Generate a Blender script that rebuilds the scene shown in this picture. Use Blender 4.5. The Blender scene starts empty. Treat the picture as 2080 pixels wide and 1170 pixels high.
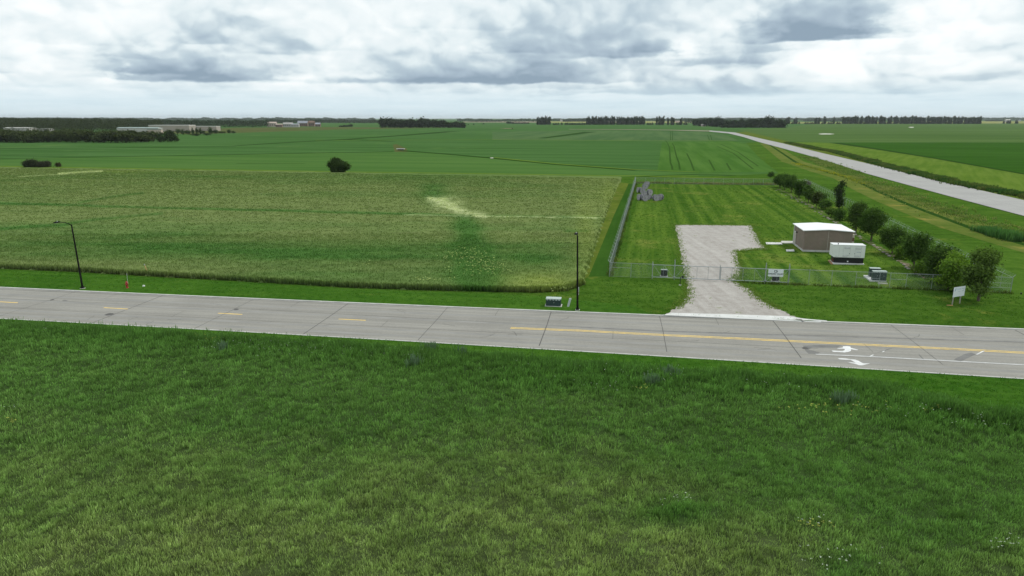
import bpy, math, random
import numpy as np
from mathutils import Vector, Matrix
random.seed(7)
R = math.radians
scene = bpy.context.scene
col = scene.collection

# ------------------------------------------------------------------ camera
CAMH, FOC = 22.0, 1400.0
PITCH = math.atan(345.0 / FOC)            # horizon sits at row 240 of 1170
cd = bpy.data.cameras.new("camera"); cam = bpy.data.objects.new("camera", cd); col.objects.link(cam)
cam.location = (0, 0, CAMH); cam.rotation_euler = (math.pi / 2 - PITCH, 0, 0)
cd.sensor_width = 36; cd.lens = 36 * FOC / 2080; cd.clip_start = 0.5; cd.clip_end = 80000
scene.camera = cam
SP, CP = math.sin(PITCH), math.cos(PITCH)

# ------------------------------------------------------------------ render / view
scene.render.engine = 'CYCLES'
scene.view_settings.view_transform = 'Standard'; scene.view_settings.look = 'None'
scene.view_settings.exposure = 0.0; scene.view_settings.gamma = 1.0
scene.cycles.max_bounces = 6; scene.cycles.diffuse_bounces = 3; scene.cycles.transparent_max_bounces = 12
scene.cycles.volume_bounces = 0

# ------------------------------------------------------------------ sun
SUN_AZ, SUN_EL = R(72), R(52)              # azimuth from +Y towards +X
sd = bpy.data.lights.new("sun", 'SUN'); sd.energy = 2.0; sd.angle = R(8); sd.color = (1.0, 0.955, 0.88)
so = bpy.data.objects.new("sun", sd); col.objects.link(so); so.location = (60, 60, 120)
sv = Vector((math.sin(SUN_AZ) * math.cos(SUN_EL), math.cos(SUN_AZ) * math.cos(SUN_EL), math.sin(SUN_EL)))
so.rotation_euler = sv.to_track_quat('Z', 'Y').to_euler()

# ------------------------------------------------------------------ pixel <-> place
def ray(px, py):
    u, v = (px - 1040) / FOC, (585 - py) / FOC
    return np.array([u, CP + v * SP, -SP + v * CP])
def at(px, py, z=0.0):
    d = ray(px, py); t = (z - CAMH) / d[2]
    return np.array([d[0] * t, d[1] * t])
def proj(x, y, z=0.0):
    dz = z - CAMH
    dep = y * CP - dz * SP
    return 1040 + FOC * x / dep, 585 - FOC * (y * SP + dz * CP) / dep
def depth_at(p): return p[1] * CP + CAMH * SP
def height_to(p, py):                      # height whose top shows at row py above place p
    d = ray(1040, py); return CAMH + p[1] * d[2] / d[1]
def W(pts, z=0.0): return [tuple(at(a, b, z)) for a, b in pts]

# ------------------------------------------------------------------ node helpers
class NT:
    def __init__(s, tree): s.t = tree; s.n = tree.nodes; s.l = tree.links
    def add(s, typ, **kw):
        n = s.n.new(typ)
        for k, v in kw.items(): setattr(n, k, v)
        return n
    def put(s, sock, v):
        if hasattr(v, 'is_output') or isinstance(v, bpy.types.NodeSocket): s.l.new(v, sock)
        else: sock.default_value = v
    def math(s, op, a, b=None, c=None, clamp=False):
        n = s.add('ShaderNodeMath', operation=op, use_clamp=clamp); s.put(n.inputs[0], a)
        if b is not None: s.put(n.inputs[1], b)
        if c is not None: s.put(n.inputs[2], c)
        return n.outputs[0]
    def vmath(s, op, a, b=None):
        n = s.add('ShaderNodeVectorMath', operation=op); s.put(n.inputs[0], a)
        if b is not None: s.put(n.inputs[1], b)
        return n.outputs['Value'] if op in ('LENGTH', 'DOT_PRODUCT', 'DISTANCE') else n.outputs[0]
    def noise(s, vec, scale, detail=4, rough=.55, dist=0.0):
        n = s.add('ShaderNodeTexNoise'); s.put(n.inputs['Vector'], vec); n.inputs['Scale'].default_value = scale
        n.inputs['Detail'].default_value = detail; n.inputs['Roughness'].default_value = rough
        n.inputs['Distortion'].default_value = dist
        return n.outputs['Fac']
    def ramp(s, f, a, b, smooth=True):
        n = s.add('ShaderNodeMapRange'); n.interpolation_type = 'SMOOTHSTEP' if smooth else 'LINEAR'
        s.put(n.inputs[0], f); n.inputs[1].default_value = a; n.inputs[2].default_value = b
        return n.outputs[0]
    def mix(s, f, a, b):
        n = s.add('ShaderNodeMix', data_type='RGBA'); s.put(n.inputs['Factor'], f)
        for i, v in ((6, a), (7, b)):
            if isinstance(v, (tuple, list)): v = (*v[:3], 1)
            s.put(n.inputs[i], v)
        return n.outputs[2]
    def xyz(s, x, y, z):
        n = s.add('ShaderNodeCombineXYZ'); s.put(n.inputs[0], x); s.put(n.inputs[1], y); s.put(n.inputs[2], z)
        return n.outputs[0]

def new_mat(name):
    m = bpy.data.materials.new(name); m.use_nodes = True
    T = NT(m.node_tree); b = T.n['Principled BSDF']; return m, T, b

def paint(name, c, rough=.6, metal=0., var=.12, scale=3., bump=0., spec=.4, c2=None, detail=5):
    m, T, b = new_mat(name)
    tc = T.add('ShaderNodeTexCoord').outputs['Object']
    f = T.noise(tc, scale, detail, .6)
    lo = tuple(x * (1 - var) for x in c) if c2 is None else c2
    hi = tuple(min(1, x * (1 + var)) for x in c)
    T.l.new(T.mix(T.ramp(f, .3, .7), lo, hi), b.inputs['Base Color'])
    b.inputs['Roughness'].default_value = rough; b.inputs['Metallic'].default_value = metal
    b.inputs['Specular IOR Level'].default_value = spec
    if bump:
        bn = T.add('ShaderNodeBump'); bn.inputs['Strength'].default_value = bump; bn.inputs['Distance'].default_value = .02
        T.l.new(T.noise(tc, scale * 6, 3), bn.inputs['Height']); T.l.new(bn.outputs[0], b.inputs['Normal'])
    return m

def ground_mat(name, c1, c2, c3=None, ang=0.0, sx=.05, sy=.3, patch=.03, fine=1.5, finefac=.35, stripes=None, bump=.0, c3lo=.56, c3hi=.72, streak=.5):
    """field / lawn: streak noise turned by ang, broad patches, fine grain, optional mowing stripes (period, strength)"""
    m, T, b = new_mat(name)
    c1, c2, c3 = [None if c is None else (c[0] * .86, c[1] * .75, c[2] * .8) for c in (c1, c2, c3)]
    pos = T.add('ShaderNodeNewGeometry').outputs['Position']
    mp = T.add('ShaderNodeMapping'); mp.vector_type = 'TEXTURE'; mp.inputs['Rotation'].default_value = (0, 0, ang)
    T.l.new(pos, mp.inputs['Vector'])
    sc = T.vmath('MULTIPLY', mp.outputs[0], (sx, sy, 0.))
    st = T.noise(sc, 1., 6, .62)
    pa = T.noise(pos, patch, 4, .6)
    fi = T.noise(pos, fine, 3, .65)
    f = T.math('ADD', T.math('MULTIPLY', st, streak), T.math('MULTIPLY', pa, 1 - streak))
    me_ = T.noise(T.vmath('ADD', pos, (13., 7., 0.)), fine * .28, 3, .6)
    f = T.math('ADD', T.math('MULTIPLY', T.ramp(f, .38, .62), 1 - finefac), T.math('MULTIPLY', T.ramp(T.math('ADD', T.math('MULTIPLY', fi, .5), T.math('MULTIPLY', me_, .5)), .38, .62), finefac))
    if stripes:
        sep = T.add('ShaderNodeSeparateXYZ'); T.l.new(mp.outputs[0], sep.inputs[0])
        wob = T.math('MULTIPLY', T.noise(pos, .02, 2), 1.2)
        ph = T.math('MULTIPLY', T.math('ADD', sep.outputs[1], wob), 2 * math.pi / stripes[0])
        w = T.math('SINE', ph)
        amp = T.math('MULTIPLY', T.ramp(T.noise(pos, .035, 2), .35, .65), stripes[1])
        f = T.math('ADD', f, T.math('MULTIPLY', w, amp), clamp=True)
    c = T.mix(f, c1, c2)
    if c3 is not None:
        g = T.noise(T.vmath('ADD', pos, (71., 33., 0.)), patch * 2.3, 5, .7)
        c = T.mix(T.ramp(g, c3lo, c3hi), c, c3)
    T.l.new(c, b.inputs['Base Color']); b.inputs['Roughness'].default_value = .95
    b.inputs['Specular IOR Level'].default_value = .0
    if bump:
        bn = T.add('ShaderNodeBump'); bn.inputs['Strength'].default_value = bump; bn.inputs['Distance'].default_value = .15
        T.l.new(T.noise(pos, fine * 2.2, 4, .7), bn.inputs['Height']); T.l.new(bn.outputs[0], b.inputs['Normal'])
    return m

def veg_mat(name, transl=.25, rough=.8):
    """foliage: the colour of each leaf or blade comes from its own vertex colour"""
    m = bpy.data.materials.new(name); m.use_nodes = True; T = NT(m.node_tree); T.n.clear()
    a = T.add('ShaderNodeAttribute'); a.attribute_name = 'Col'
    d = T.add('ShaderNodeBsdfDiffuse'); T.l.new(a.outputs['Color'], d.inputs['Color'])
    t = T.add('ShaderNodeBsdfTranslucent')
    br = T.vmath('MULTIPLY', a.outputs['Color'], (1.3, 1.5, .7)); T.l.new(br, t.inputs['Color'])
    mx = T.add('ShaderNodeMixShader'); mx.inputs[0].default_value = transl
    T.l.new(d.outputs[0], mx.inputs[1]); T.l.new(t.outputs[0], mx.inputs[2])
    o = T.add('ShaderNodeOutputMaterial'); T.l.new(mx.outputs[0], o.inputs['Surface'])
    return m

# ------------------------------------------------------------------ sky
def sky_deg(px, py):
    d = ray(px, py); return math.degrees(math.atan2(d[0], d[1])), math.degrees(math.asin(d[2] / np.linalg.norm(d)))
world = bpy.data.worlds.new("World"); scene.world = world; world.use_nodes = True
T = NT(world.node_tree); T.n.clear()
sky = T.add('ShaderNodeTexSky'); sky.sky_type = 'NISHITA'; sky.sun_disc = False
sky.sun_elevation = SUN_EL; sky.sun_rotation = SUN_AZ
bg1 = T.add('ShaderNodeBackground'); T.l.new(sky.outputs[0], bg1.inputs[0]); bg1.inputs[1].default_value = .15
gen = T.add('ShaderNodeTexCoord').outputs['Generated']
nv = T.vmath('NORMALIZE', gen)
sp_ = T.add('ShaderNodeSeparateXYZ'); T.l.new(nv, sp_.inputs[0]); X, Y, Z = sp_.outputs
az = T.math('MULTIPLY', T.math('ARCTAN2', X, Y), 180 / math.pi)
el = T.math('MULTIPLY', T.math('ARCSINE', Z), 180 / math.pi)
sv3 = T.vmath('MULTIPLY', nv, (1., 1., 2.3))
wn = T.add('ShaderNodeTexNoise'); T.l.new(sv3, wn.inputs['Vector']); wn.inputs['Scale'].default_value = 16; wn.inputs['Detail'].default_value = 7; wn.inputs['Roughness'].default_value = .6
wo = T.vmath('SUBTRACT', wn.outputs['Color'], (.5, .5, .5))
wsep = T.add('ShaderNodeSeparateXYZ'); T.l.new(wo, wsep.inputs[0])
az2 = T.math('ADD', az, T.math('MULTIPLY', wsep.outputs[0], 7.0))
el2 = T.math('ADD', el, T.math('MULTIPLY', wsep.outputs[1], 2.2))
el3 = T.math('ADD', el, T.math('MULTIPLY', wsep.outputs[2], .8))         # bases are flatter than tops
P2 = T.xyz(az2, el2, 0.)
bases = [  # px, row of the flat base, half width, height the shade reaches up, amount
 (400,166,160,34,1.0),(520,165,110,14,.5),(310,150,120,40,.55),(415,88,45,26,.5),(820,170,95,30,.7),(960,168,130,26,.9),(700,170,60,12,.4),
 (1110,170,130,42,.95),(1060,110,80,60,.35),(1250,118,120,45,.75),(1340,108,60,20,.5),(1490,132,110,34,.7),(1660,84,120,85,1.9),(1560,108,60,30,.5),
 (1760,70,70,40,.6),(1370,192,200,16,.85),(1600,194,150,10,.45),(1820,190,80,22,.45),(20,152,50,12,.5),(80,178,160,8,.35),(560,112,100,60,.28),
 (650,104,60,12,.3),(1170,182,100,10,.4),(1850,112,160,14,.35),(2010,165,80,30,.4),(150,90,120,40,.25),(900,60,140,30,.2),(240,120,90,30,.3)]
blobs = [  # px, py, rx, ry (photo pixels), amount: sunlit tops and openings
 (200,48,70,18,-.35),(325,98,42,16,-.6),(80,104,110,16,-.45),(560,20,60,26,-.3),(460,125,50,20,-.4),(950,85,60,18,-.3),(620,158,50,10,-.7),(725,152,45,9,-.5),
 (1388,100,28,14,-1.0),(1700,118,90,18,-1.1),(1900,45,150,40,-.7),(1480,60,60,20,-.35),(1490,150,80,12,-.4),(1650,165,90,8,-.4),(1000,20,70,22,-.25),(1950,140,100,14,-.3),(100,140,80,12,-.35),(240,150,20,12,-.6)]
S = None
def acc(g, am):
    global S
    S = T.math('MULTIPLY', g, am) if S is None else T.math('MULTIPLY_ADD', g, am, S)
for (px, py, rx, up, am) in bases:
    a0, e0 = sky_deg(px, py); ra = rx / FOC * 57.3 * math.cos(R(a0)) ** 2; re = up / FOC * 57.3
    dx = T.math('MULTIPLY', T.math('SUBTRACT', az2, a0), 1 / ra); gx = T.math('EXPONENT', T.math('MULTIPLY', T.math('MULTIPLY', dx, dx), -.9))
    dy = T.math('SUBTRACT', el3, e0); edge_ = T.ramp(dy, -.07, .16); fade = T.math('EXPONENT', T.math('MULTIPLY', T.math('MAXIMUM', dy, 0.), -1 / re))
    acc(T.math('MULTIPLY', T.math('MULTIPLY', gx, edge_), fade), am * (1.3 if px < 1150 else 1.))
for (px, py, rx, ry, am) in blobs:
    a0, e0 = sky_deg(px, py); ra = rx / FOC * 57.3 * math.cos(R(a0)) ** 2; re = ry / FOC * 57.3
    d = T.vmath('MULTIPLY', T.vmath('SUBTRACT', P2, (a0, e0, 0.)), (1 / ra, 1 / re, 0.))
    acc(T.math('EXPONENT', T.math('MULTIPLY', T.vmath('DOT_PRODUCT', d, d), -.8)), am)
G_ = T.math('MULTIPLY', T.math('SQRT', T.math('MAXIMUM', T.math('ADD', Z, .012), 0.)), 1.0)
cv0 = T.xyz(X, Y, G_)
wv = T.add('ShaderNodeTexNoise'); T.l.new(cv0, wv.inputs['Vector']); wv.inputs['Scale'].default_value = 9; wv.inputs['Detail'].default_value = 6
cv = T.vmath('ADD', cv0, T.vmath('MULTIPLY', T.vmath('SUBTRACT', wv.outputs['Color'], (.5, .5, .5)), (.10, .10, .09)))
def heads(vec, sc):
    """rounded cauliflower heads: cell noise"""
    n_ = T.add('ShaderNodeTexVoronoi', feature='F1'); T.l.new(T.vmath('ADD', vec, (sc * .13, sc * .07, 0.)), n_.inputs['Vector']); n_.inputs['Scale'].default_value = sc
    return T.math('SUBTRACT', .9, n_.outputs['Distance'])
lit = T.vmath('ADD', cv, (.006, -.001, .014)); relief = None; H0 = None
for sc, w_ in ((9., .50), (19., .28), (42., .14)):                       # tops catch light, bases do not
    h0, h1 = heads(cv, sc), heads(lit, sc); d_ = T.math('MULTIPLY', T.math('SUBTRACT', h1, h0), w_ * .95)
    relief = d_ if relief is None else T.math('ADD', relief, d_)
    h0 = T.math('MULTIPLY', h0, w_); H0 = h0 if H0 is None else T.math('ADD', H0, h0)
n2 = T.noise(cv, 4.5, 9, .55)
strat = T.noise(T.vmath('MULTIPLY', nv, (4., 4., 70.)), 1.6, 6, .6)     # flat layers near the horizon
low = T.ramp(el, 3.0, .9)                                             # 1 close to the horizon
v = T.math('ADD', T.math('MULTIPLY', S, .44), .41)
v = T.math('ADD', v, T.math('MULTIPLY', T.math('SUBTRACT', H0, .38), -.22))
v = T.math('ADD', v, relief)
v = T.math('ADD', v, T.math('MULTIPLY', T.math('SUBTRACT', n2, .5), .85))
vl = T.math('ADD', .40, T.math('ADD', T.math('MULTIPLY', T.math('SUBTRACT', strat, .5), .9), T.math('MULTIPLY', S, .35)))
mxn = T.add('ShaderNodeMix', data_type='FLOAT'); T.put(mxn.inputs[0], T.math('MULTIPLY', low, .7)); T.put(mxn.inputs[2], v); T.put(mxn.inputs[3], vl)
v = mxn.outputs[0]
cr = T.add('ShaderNodeValToRGB'); T.put(cr.inputs[0], v); cr.color_ramp.interpolation = 'LINEAR'
E = cr.color_ramp.elements
E[0].position = .0; E[0].color = (1.0, 1.0, 1.0, 1)
E[1].position = 1.0; E[1].color = (.27, .36, .45, 1)
for p, c in ((.20, (.93, .97, .975)), (.45, (.74, .83, .86)), (.64, (.50, .61, .68)), (.82, (.38, .48, .57))):
    e = E.new(p); e.color = (*c, 1)
warm = T.mix(T.math('MULTIPLY', low, .55), cr.outputs[0], (.60, .775, .86, 1))
bg2 = T.add('ShaderNodeBackground'); T.l.new(warm, bg2.inputs[0]); bg2.inputs[1].default_value = 1.06
gap = T.ramp(T.noise(T.vmath('ADD', sv3, (3., 5., 1.)), 7., 6, .55), .64, .72)       # small blue openings
cov = T.math('SUBTRACT', 1., T.math('MULTIPLY', T.math('MULTIPLY', gap, T.ramp(el, 5., 9.)), .6))
mxs = T.add('ShaderNodeMixShader'); T.put(mxs.inputs[0], cov)
T.l.new(bg1.outputs[0], mxs.inputs[1]); T.l.new(bg2.outputs[0], mxs.inputs[2])
wout = T.add('ShaderNodeOutputWorld'); T.l.new(mxs.outputs[0], wout.inputs['Surface'])
world.cycles.sampling_method = 'MANUAL'; world.cycles.sample_map_resolution = 512

# ------------------------------------------------------------------ numpy noise
def _hash(ix, iy, s):
    n = (ix * 374761393 + iy * 668265263 + s * 974634777) & 0xFFFFFFFF
    n = ((n ^ (n >> 13)) * 1274126177) & 0xFFFFFFFF
    return ((n ^ (n >> 16)) & 0xFFFF) / 65535.0
def vnoise(x, y, s=0):
    x = np.asarray(x, float); y = np.asarray(y, float)
    ix = np.floor(x).astype(np.int64); iy = np.floor(y).astype(np.int64); fx = x - ix; fy = y - iy
    fx = fx * fx * (3 - 2 * fx); fy = fy * fy * (3 - 2 * fy)
    a = _hash(ix, iy, s); b = _hash(ix + 1, iy, s); c = _hash(ix, iy + 1, s); d = _hash(ix + 1, iy + 1, s)
    return (a * (1 - fx) + b * fx) * (1 - fy) + (c * (1 - fx) + d * fx) * fy
def fbm(x, y, s=0, o=4):
    r = 0; a = .5; t = 0
    for i in range(o):
        r = r + a * vnoise(x * 2 ** i + 17.3 * i, y * 2 ** i - 9.1 * i, s + i); t += a; a *= .55
    return r / t
def sstep(a, b, x):
    t = np.clip((x - a) / (b - a), 0, 1); return t * t * (3 - 2 * t)
def inpoly(x, y, poly):
    r = np.zeros(np.shape(x), bool); n = len(poly)
    for i in range(n):
        x1, y1 = poly[i]; x2, y2 = poly[(i + 1) % n]
        if y1 == y2: continue
        c = ((y1 > y) != (y2 > y)) & (x < (x2 - x1) * (y - y1) / (y2 - y1) + x1); r ^= c
    return r
def dseg(x, y, pts):
    r = np.full(np.shape(x), 1e9)
    for (x1, y1), (x2, y2) in zip(pts[:-1], pts[1:]):
        dx, dy = x2 - x1, y2 - y1; t = np.clip(((x - x1) * dx + (y - y1) * dy) / (dx * dx + dy * dy + 1e-12), 0, 1)
        r = np.minimum(r, np.hypot(x - x1 - t * dx, y - y1 - t * dy))
    return r

# ------------------------------------------------------------------ mesh helpers
def link(name, me, mats, parent=None):
    o = bpy.data.objects.new(name, me); col.objects.link(o)
    if not isinstance(mats, (list, tuple)): mats = [mats]
    for m in mats:
        if m: me.materials.append(m)
    if parent: o.parent = parent
    return o
def np_mesh(name, V, F, C=None, smooth=False):
    """V (n,3), F (m,k) array, C (n,3) vertex colours"""
    me = bpy.data.meshes.new(name); V = np.asarray(V, np.float32); F = np.asarray(F, np.int32); k = F.shape[1]
    me.vertices.add(len(V)); me.vertices.foreach_set('co', V.ravel())
    me.loops.add(F.size); me.loops.foreach_set('vertex_index', F.ravel())
    me.polygons.add(len(F)); me.polygons.foreach_set('loop_start', np.arange(0, F.size, k, dtype=np.int32))
    me.update(calc_edges=True)
    if smooth: me.polygons.foreach_set('use_smooth', np.ones(len(F), bool))
    if C is not None:
        a = me.color_attributes.new('Col', 'FLOAT_COLOR', 'POINT')
        cc = np.ones((len(V), 4), np.float32); cc[:, :3] = C; a.data.foreach_set('color', cc.ravel())
    return me
class MB:
    def __init__(s): s.v = []; s.f = []
    def quad8(s, P):
        b = len(s.v); s.v += [tuple(p) for p in P]
        s.f += [tuple(b + i for i in q) for q in ((0, 3, 2, 1), (4, 5, 6, 7), (0, 1, 5, 4), (1, 2, 6, 5), (2, 3, 7, 6), (3, 0, 4, 7))]
        return s
    def box(s, x0, y0, z0, x1, y1, z1):
        return s.quad8([(x0, y0, z0), (x1, y0, z0), (x1, y1, z0), (x0, y1, z0), (x0, y0, z1), (x1, y0, z1), (x1, y1, z1), (x0, y1, z1)])
    def prism(s, poly, z0, z1):
        b = len(s.v); n = len(poly)
        s.v += [(p[0], p[1], z0) for p in poly] + [(p[0], p[1], z1) for p in poly]
        s.f += [tuple(b + i for i in reversed(range(n))), tuple(b + n + i for i in range(n))]
        s.f += [(b + i, b + (i + 1) % n, b + n + (i + 1) % n, b + n + i) for i in range(n)]
        return s
    def tube(s, pts, r, sides=8, cap=True):
        pts = [Vector(p) for p in pts]; rr = r if isinstance(r, (list, tuple)) else [r] * len(pts); b = len(s.v)
        for i, p in enumerate(pts):
            d = (pts[min(i + 1, len(pts) - 1)] - pts[max(i - 1, 0)]).normalized()
            up = Vector((0, 0, 1)) if abs(d.z) < .9 else Vector((1, 0, 0))
            a = d.cross(up).normalized(); c = d.cross(a).normalized()
            for k in range(sides):
                t = 2 * math.pi * k / sides; q = p + a * (rr[i] * math.cos(t)) + c * (rr[i] * math.sin(t)); s.v.append(tuple(q))
        for i in range(len(pts) - 1):
            for k in range(sides):
                s.f.append((b + i * sides + k, b + i * sides + (k + 1) % sides, b + (i + 1) * sides + (k + 1) % sides, b + (i + 1) * sides + k))
        if cap:
            s.f.append(tuple(b + k for k in reversed(range(sides)))); e = b + (len(pts) - 1) * sides
            s.f.append(tuple(e + k for k in range(sides)))
        return s
    def lathe(s, prof, c=(0, 0, 0), sides=16):
        return s.tube([(c[0], c[1], c[2] + z) for r, z in prof], [max(r, .001) for r, z in prof], sides)
    def build(s, name, mat, parent=None, smooth=False, bevel=0):
        me = bpy.data.meshes.new(name); me.from_pydata(s.v, [], s.f); me.update()
        if smooth: me.polygons.foreach_set('use_smooth', [True] * len(me.polygons))
        o = link(name, me, mat, parent)
        if bevel:
            m = o.modifiers.new('bevel', 'BEVEL'); m.width = bevel; m.segments = 2; m.limit_method = 'ANGLE'
        return o
def tag(o, label=None, cat=None, group=None, kind=None):
    if label: o['label'] = label
    if cat: o['category'] = cat
    if group: o['group'] = group
    if kind: o['kind'] = kind
    return o
def empty(name, loc, rz=0., label=None, cat=None, group=None):
    o = bpy.data.objects.new(name, None); col.objects.link(o); o.location = loc; o.rotation_euler = (0, 0, rz)
    o.empty_display_size = .3
    return tag(o, label, cat, group)
KIDS = {}
def kid(o): KIDS.setdefault(o.parent.name, []).append(o); return o
def dup(root):
    r = root.copy(); col.objects.link(r)
    for ch in [c for c in bpy.data.objects if c.parent == root]:
        c = ch.copy(); col.objects.link(c); c.parent = r
        for g in [g for g in bpy.data.objects if g.parent == ch]:
            d = g.copy(); col.objects.link(d); d.parent = c
    return r
def sheet(name, poly, z, mat, label=None, kind='structure'):
    """flat polygon in world xy, triangulated"""
    from mathutils.geometry import delaunay_2d_cdt
    n = len(poly); r = delaunay_2d_cdt([Vector((float(p[0]), float(p[1]))) for p in poly], [], [list(range(n))], 1, 1e-6)
    V = [(p.x, p.y, z) for p in r[0]]; F = []
    for f in r[2]:
        a = sum(V[f[i]][0] * V[f[(i + 1) % len(f)]][1] - V[f[(i + 1) % len(f)]][0] * V[f[i]][1] for i in range(len(f)))
        F.append(tuple(f) if a > 0 else tuple(reversed(f)))
    me = bpy.data.meshes.new(name); me.from_pydata(V, [], F); me.update()
    o = link(name, me, mat); tag(o, label, kind=kind); return o
def ribbon(mb_v, mb_f, pts, w, z, jitter=0):
    """flat strip along world polyline pts, width w"""
    b = len(mb_v); n = len(pts)
    for i in range(n):
        p = np.array(pts[i]); d = np.array(pts[min(i + 1, n - 1)]) - np.array(pts[max(i - 1, 0)]); d = d / (np.linalg.norm(d) + 1e-9)
        q = np.array([-d[1], d[0]]) * (w[i] if isinstance(w, (list, tuple, np.ndarray)) else w) / 2
        mb_v += [(p[0] - q[0], p[1] - q[1], z), (p[0] + q[0], p[1] + q[1], z)]
    for i in range(n - 1): mb_f.append((b + 2 * i, b + 2 * i + 2, b + 2 * i + 3, b + 2 * i + 1))
def strips(name, items, mat, kind='structure', parent=None):
    V, F = [], []
    for pts, w, z in items: ribbon(V, F, pts, w, z)
    me = bpy.data.meshes.new(name); me.from_pydata(V, [], F); me.update()
    o = link(name, me, mat, parent)
    if kind and not parent: tag(o, kind=kind)
    return o
def densify(pts, n=8):
    out = []
    for (a, b) in zip(pts[:-1], pts[1:]):
        for i in range(n): t = i / n; out.append((a[0] + (b[0] - a[0]) * t, a[1] + (b[1] - a[1]) * t))
    out.append(pts[-1]); return out
def ragged(poly, n=10, amp=.25, seed=1):
    rng = np.random.default_rng(seed); return [(x + rng.normal() * amp, y + rng.normal() * amp) for x, y in densify(list(poly) + [poly[0]], n)[:-1]]

def blades(name, P, H, n, w, lean, cb, ct, mat, rad=.15, seed=1, label=None, kind='stuff', wind=(0., 0.), tipw=.45, cj=.0):
    """n blades round each point of P (k,3); cb/ct root and tip colours (k,3)"""
    rng = np.random.default_rng(seed); k = len(P); N = k * n
    Pn = np.repeat(P, n, 0); Hn = np.repeat(np.broadcast_to(H, (k,)), n) * rng.uniform(.6, 1.15, N)
    a = rng.uniform(0, 2 * np.pi, N); rr = np.sqrt(rng.uniform(0, 1, N)) * rad
    root = Pn + np.stack([np.cos(a) * rr, np.sin(a) * rr, np.zeros(N)], 1)
    b = rng.uniform(0, 2 * np.pi, N); ln = rng.uniform(0, 1, N) * lean * Hn
    tip = root + np.stack([np.cos(b) * ln + wind[0] * Hn, np.sin(b) * ln + wind[1] * Hn, Hn], 1)
    c = rng.uniform(0, np.pi, N); ww = np.broadcast_to(w, (k,)); ww = np.repeat(ww, n) * rng.uniform(.6, 1.3, N) / 2
    sx = np.stack([np.cos(c) * ww, np.sin(c) * ww, np.zeros(N)], 1)
    V = np.empty((N, 4, 3)); V[:, 0] = root - sx; V[:, 1] = root + sx; V[:, 2] = tip + sx * tipw; V[:, 3] = tip - sx * tipw
    F = np.arange(N * 4).reshape(N, 4)
    j = rng.uniform(.78, 1.25, (N, 1)) * np.repeat(rng.uniform(1 - cj, 1 + cj, (k, 1)), n, 0); CB = np.repeat(cb, n, 0) * j; CT = np.repeat(ct, n, 0) * j
    C = np.empty((N, 4, 3)); C[:, 0] = CB; C[:, 1] = CB; C[:, 2] = CT; C[:, 3] = CT
    o = link(name, np_mesh(name, V.reshape(-1, 3), F, C.reshape(-1, 3)), mat)
    return tag(o, label, kind=kind)
def scatter(poly, dens, seed, cell=None):
    rng = np.random.default_rng(seed); p = np.array(poly); lo, hi = p.min(0), p.max(0)
    n = int((hi[0] - lo[0]) * (hi[1] - lo[1]) * dens)
    x = rng.uniform(lo[0], hi[0], n); y = rng.uniform(lo[1], hi[1], n); k = inpoly(x, y, poly); return x[k], y[k], rng
def canopy(name, poly, res, hfun, cfun, mat, label=None):
    p = np.array(poly); lo, hi = p.min(0) - res * 2, p.max(0) + res * 2
    nx, ny = int((hi[0] - lo[0]) / res) + 2, int((hi[1] - lo[1]) / res) + 2
    gx, gy = np.meshgrid(lo[0] + np.arange(nx) * res, lo[1] + np.arange(ny) * res)
    ins = inpoly(gx, gy, poly); z = np.where(ins, hfun(gx, gy), -.15)
    keep = ins[:-1, :-1] | ins[1:, :-1] | ins[:-1, 1:] | ins[1:, 1:]
    idx = np.arange(nx * ny).reshape(ny, nx)
    F = np.stack([idx[:-1, :-1][keep], idx[:-1, 1:][keep], idx[1:, 1:][keep], idx[1:, :-1][keep]], 1)
    used = np.unique(F); mp = np.zeros(nx * ny, np.int64); mp[used] = np.arange(len(used))
    V = np.stack([gx.ravel(), gy.ravel(), z.ravel()], 1)[used]; C = cfun(V[:, 0], V[:, 1])
    o = link(name, np_mesh(name, V, mp[F], C, True), mat); return tag(o, label, kind='stuff')

# ------------------------------------------------------------------ materials
M = {}
M['veg'] = veg_mat('leafy_blades', .25)
M['leaf'] = veg_mat('tree_leaves', .28)
M['fieldcol'] = veg_mat('crop_canopy', .05)
M['bark'] = paint('bark', (.10, .075, .055), .9, var=.35, scale=8, bump=.4)
M['galv'] = paint('galvanised_steel', (.34, .37, .38), .45, .35, var=.1, scale=5)
M['black'] = paint('black_paint', (.012, .012, .014), .45, var=.2)
M['white'] = paint('white_panel', (.72, .73, .73), .5, var=.04)
M['concrete'] = paint('concrete', (.50, .49, .46), .85, var=.12, scale=1.2, bump=.2)
M['concrete_new'] = paint('pale_concrete', (.60, .60, .58), .85, var=.07, scale=.8, bump=.15)

# road concrete: gentle mottling, darker wheel paths along the road
def road_mat(name, c, joint=True):
    m, T, b = new_mat(name)
    pos = T.add('ShaderNodeNewGeometry').outputs['Position']
    mp = T.add('ShaderNodeMapping'); mp.vector_type = 'TEXTURE'; mp.inputs['Rotation'].default_value = (0, 0, ROAD_ANG)
    T.l.new(pos, mp.inputs['Vector'])
    st = T.noise(T.vmath('MULTIPLY', mp.outputs[0], (.03, 1.3, 0.)), 1., 5, .6)
    bl = T.noise(pos, .12, 4, .6); fi = T.noise(pos, 3.5, 3, .7)
    f = T.math('ADD', T.math('MULTIPLY', st, .5), T.math('ADD', T.math('MULTIPLY', bl, .25), T.math('MULTIPLY', fi, .25)))
    lo = tuple(x * .80 for x in c); hi = tuple(x * 1.12 for x in c)
    T.l.new(T.mix(T.ramp(f, .36, .64), lo, hi), b.inputs['Base Color']); b.inputs['Roughness'].default_value = .9
    b.inputs['Specular IOR Level'].default_value = .2
    return m

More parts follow.
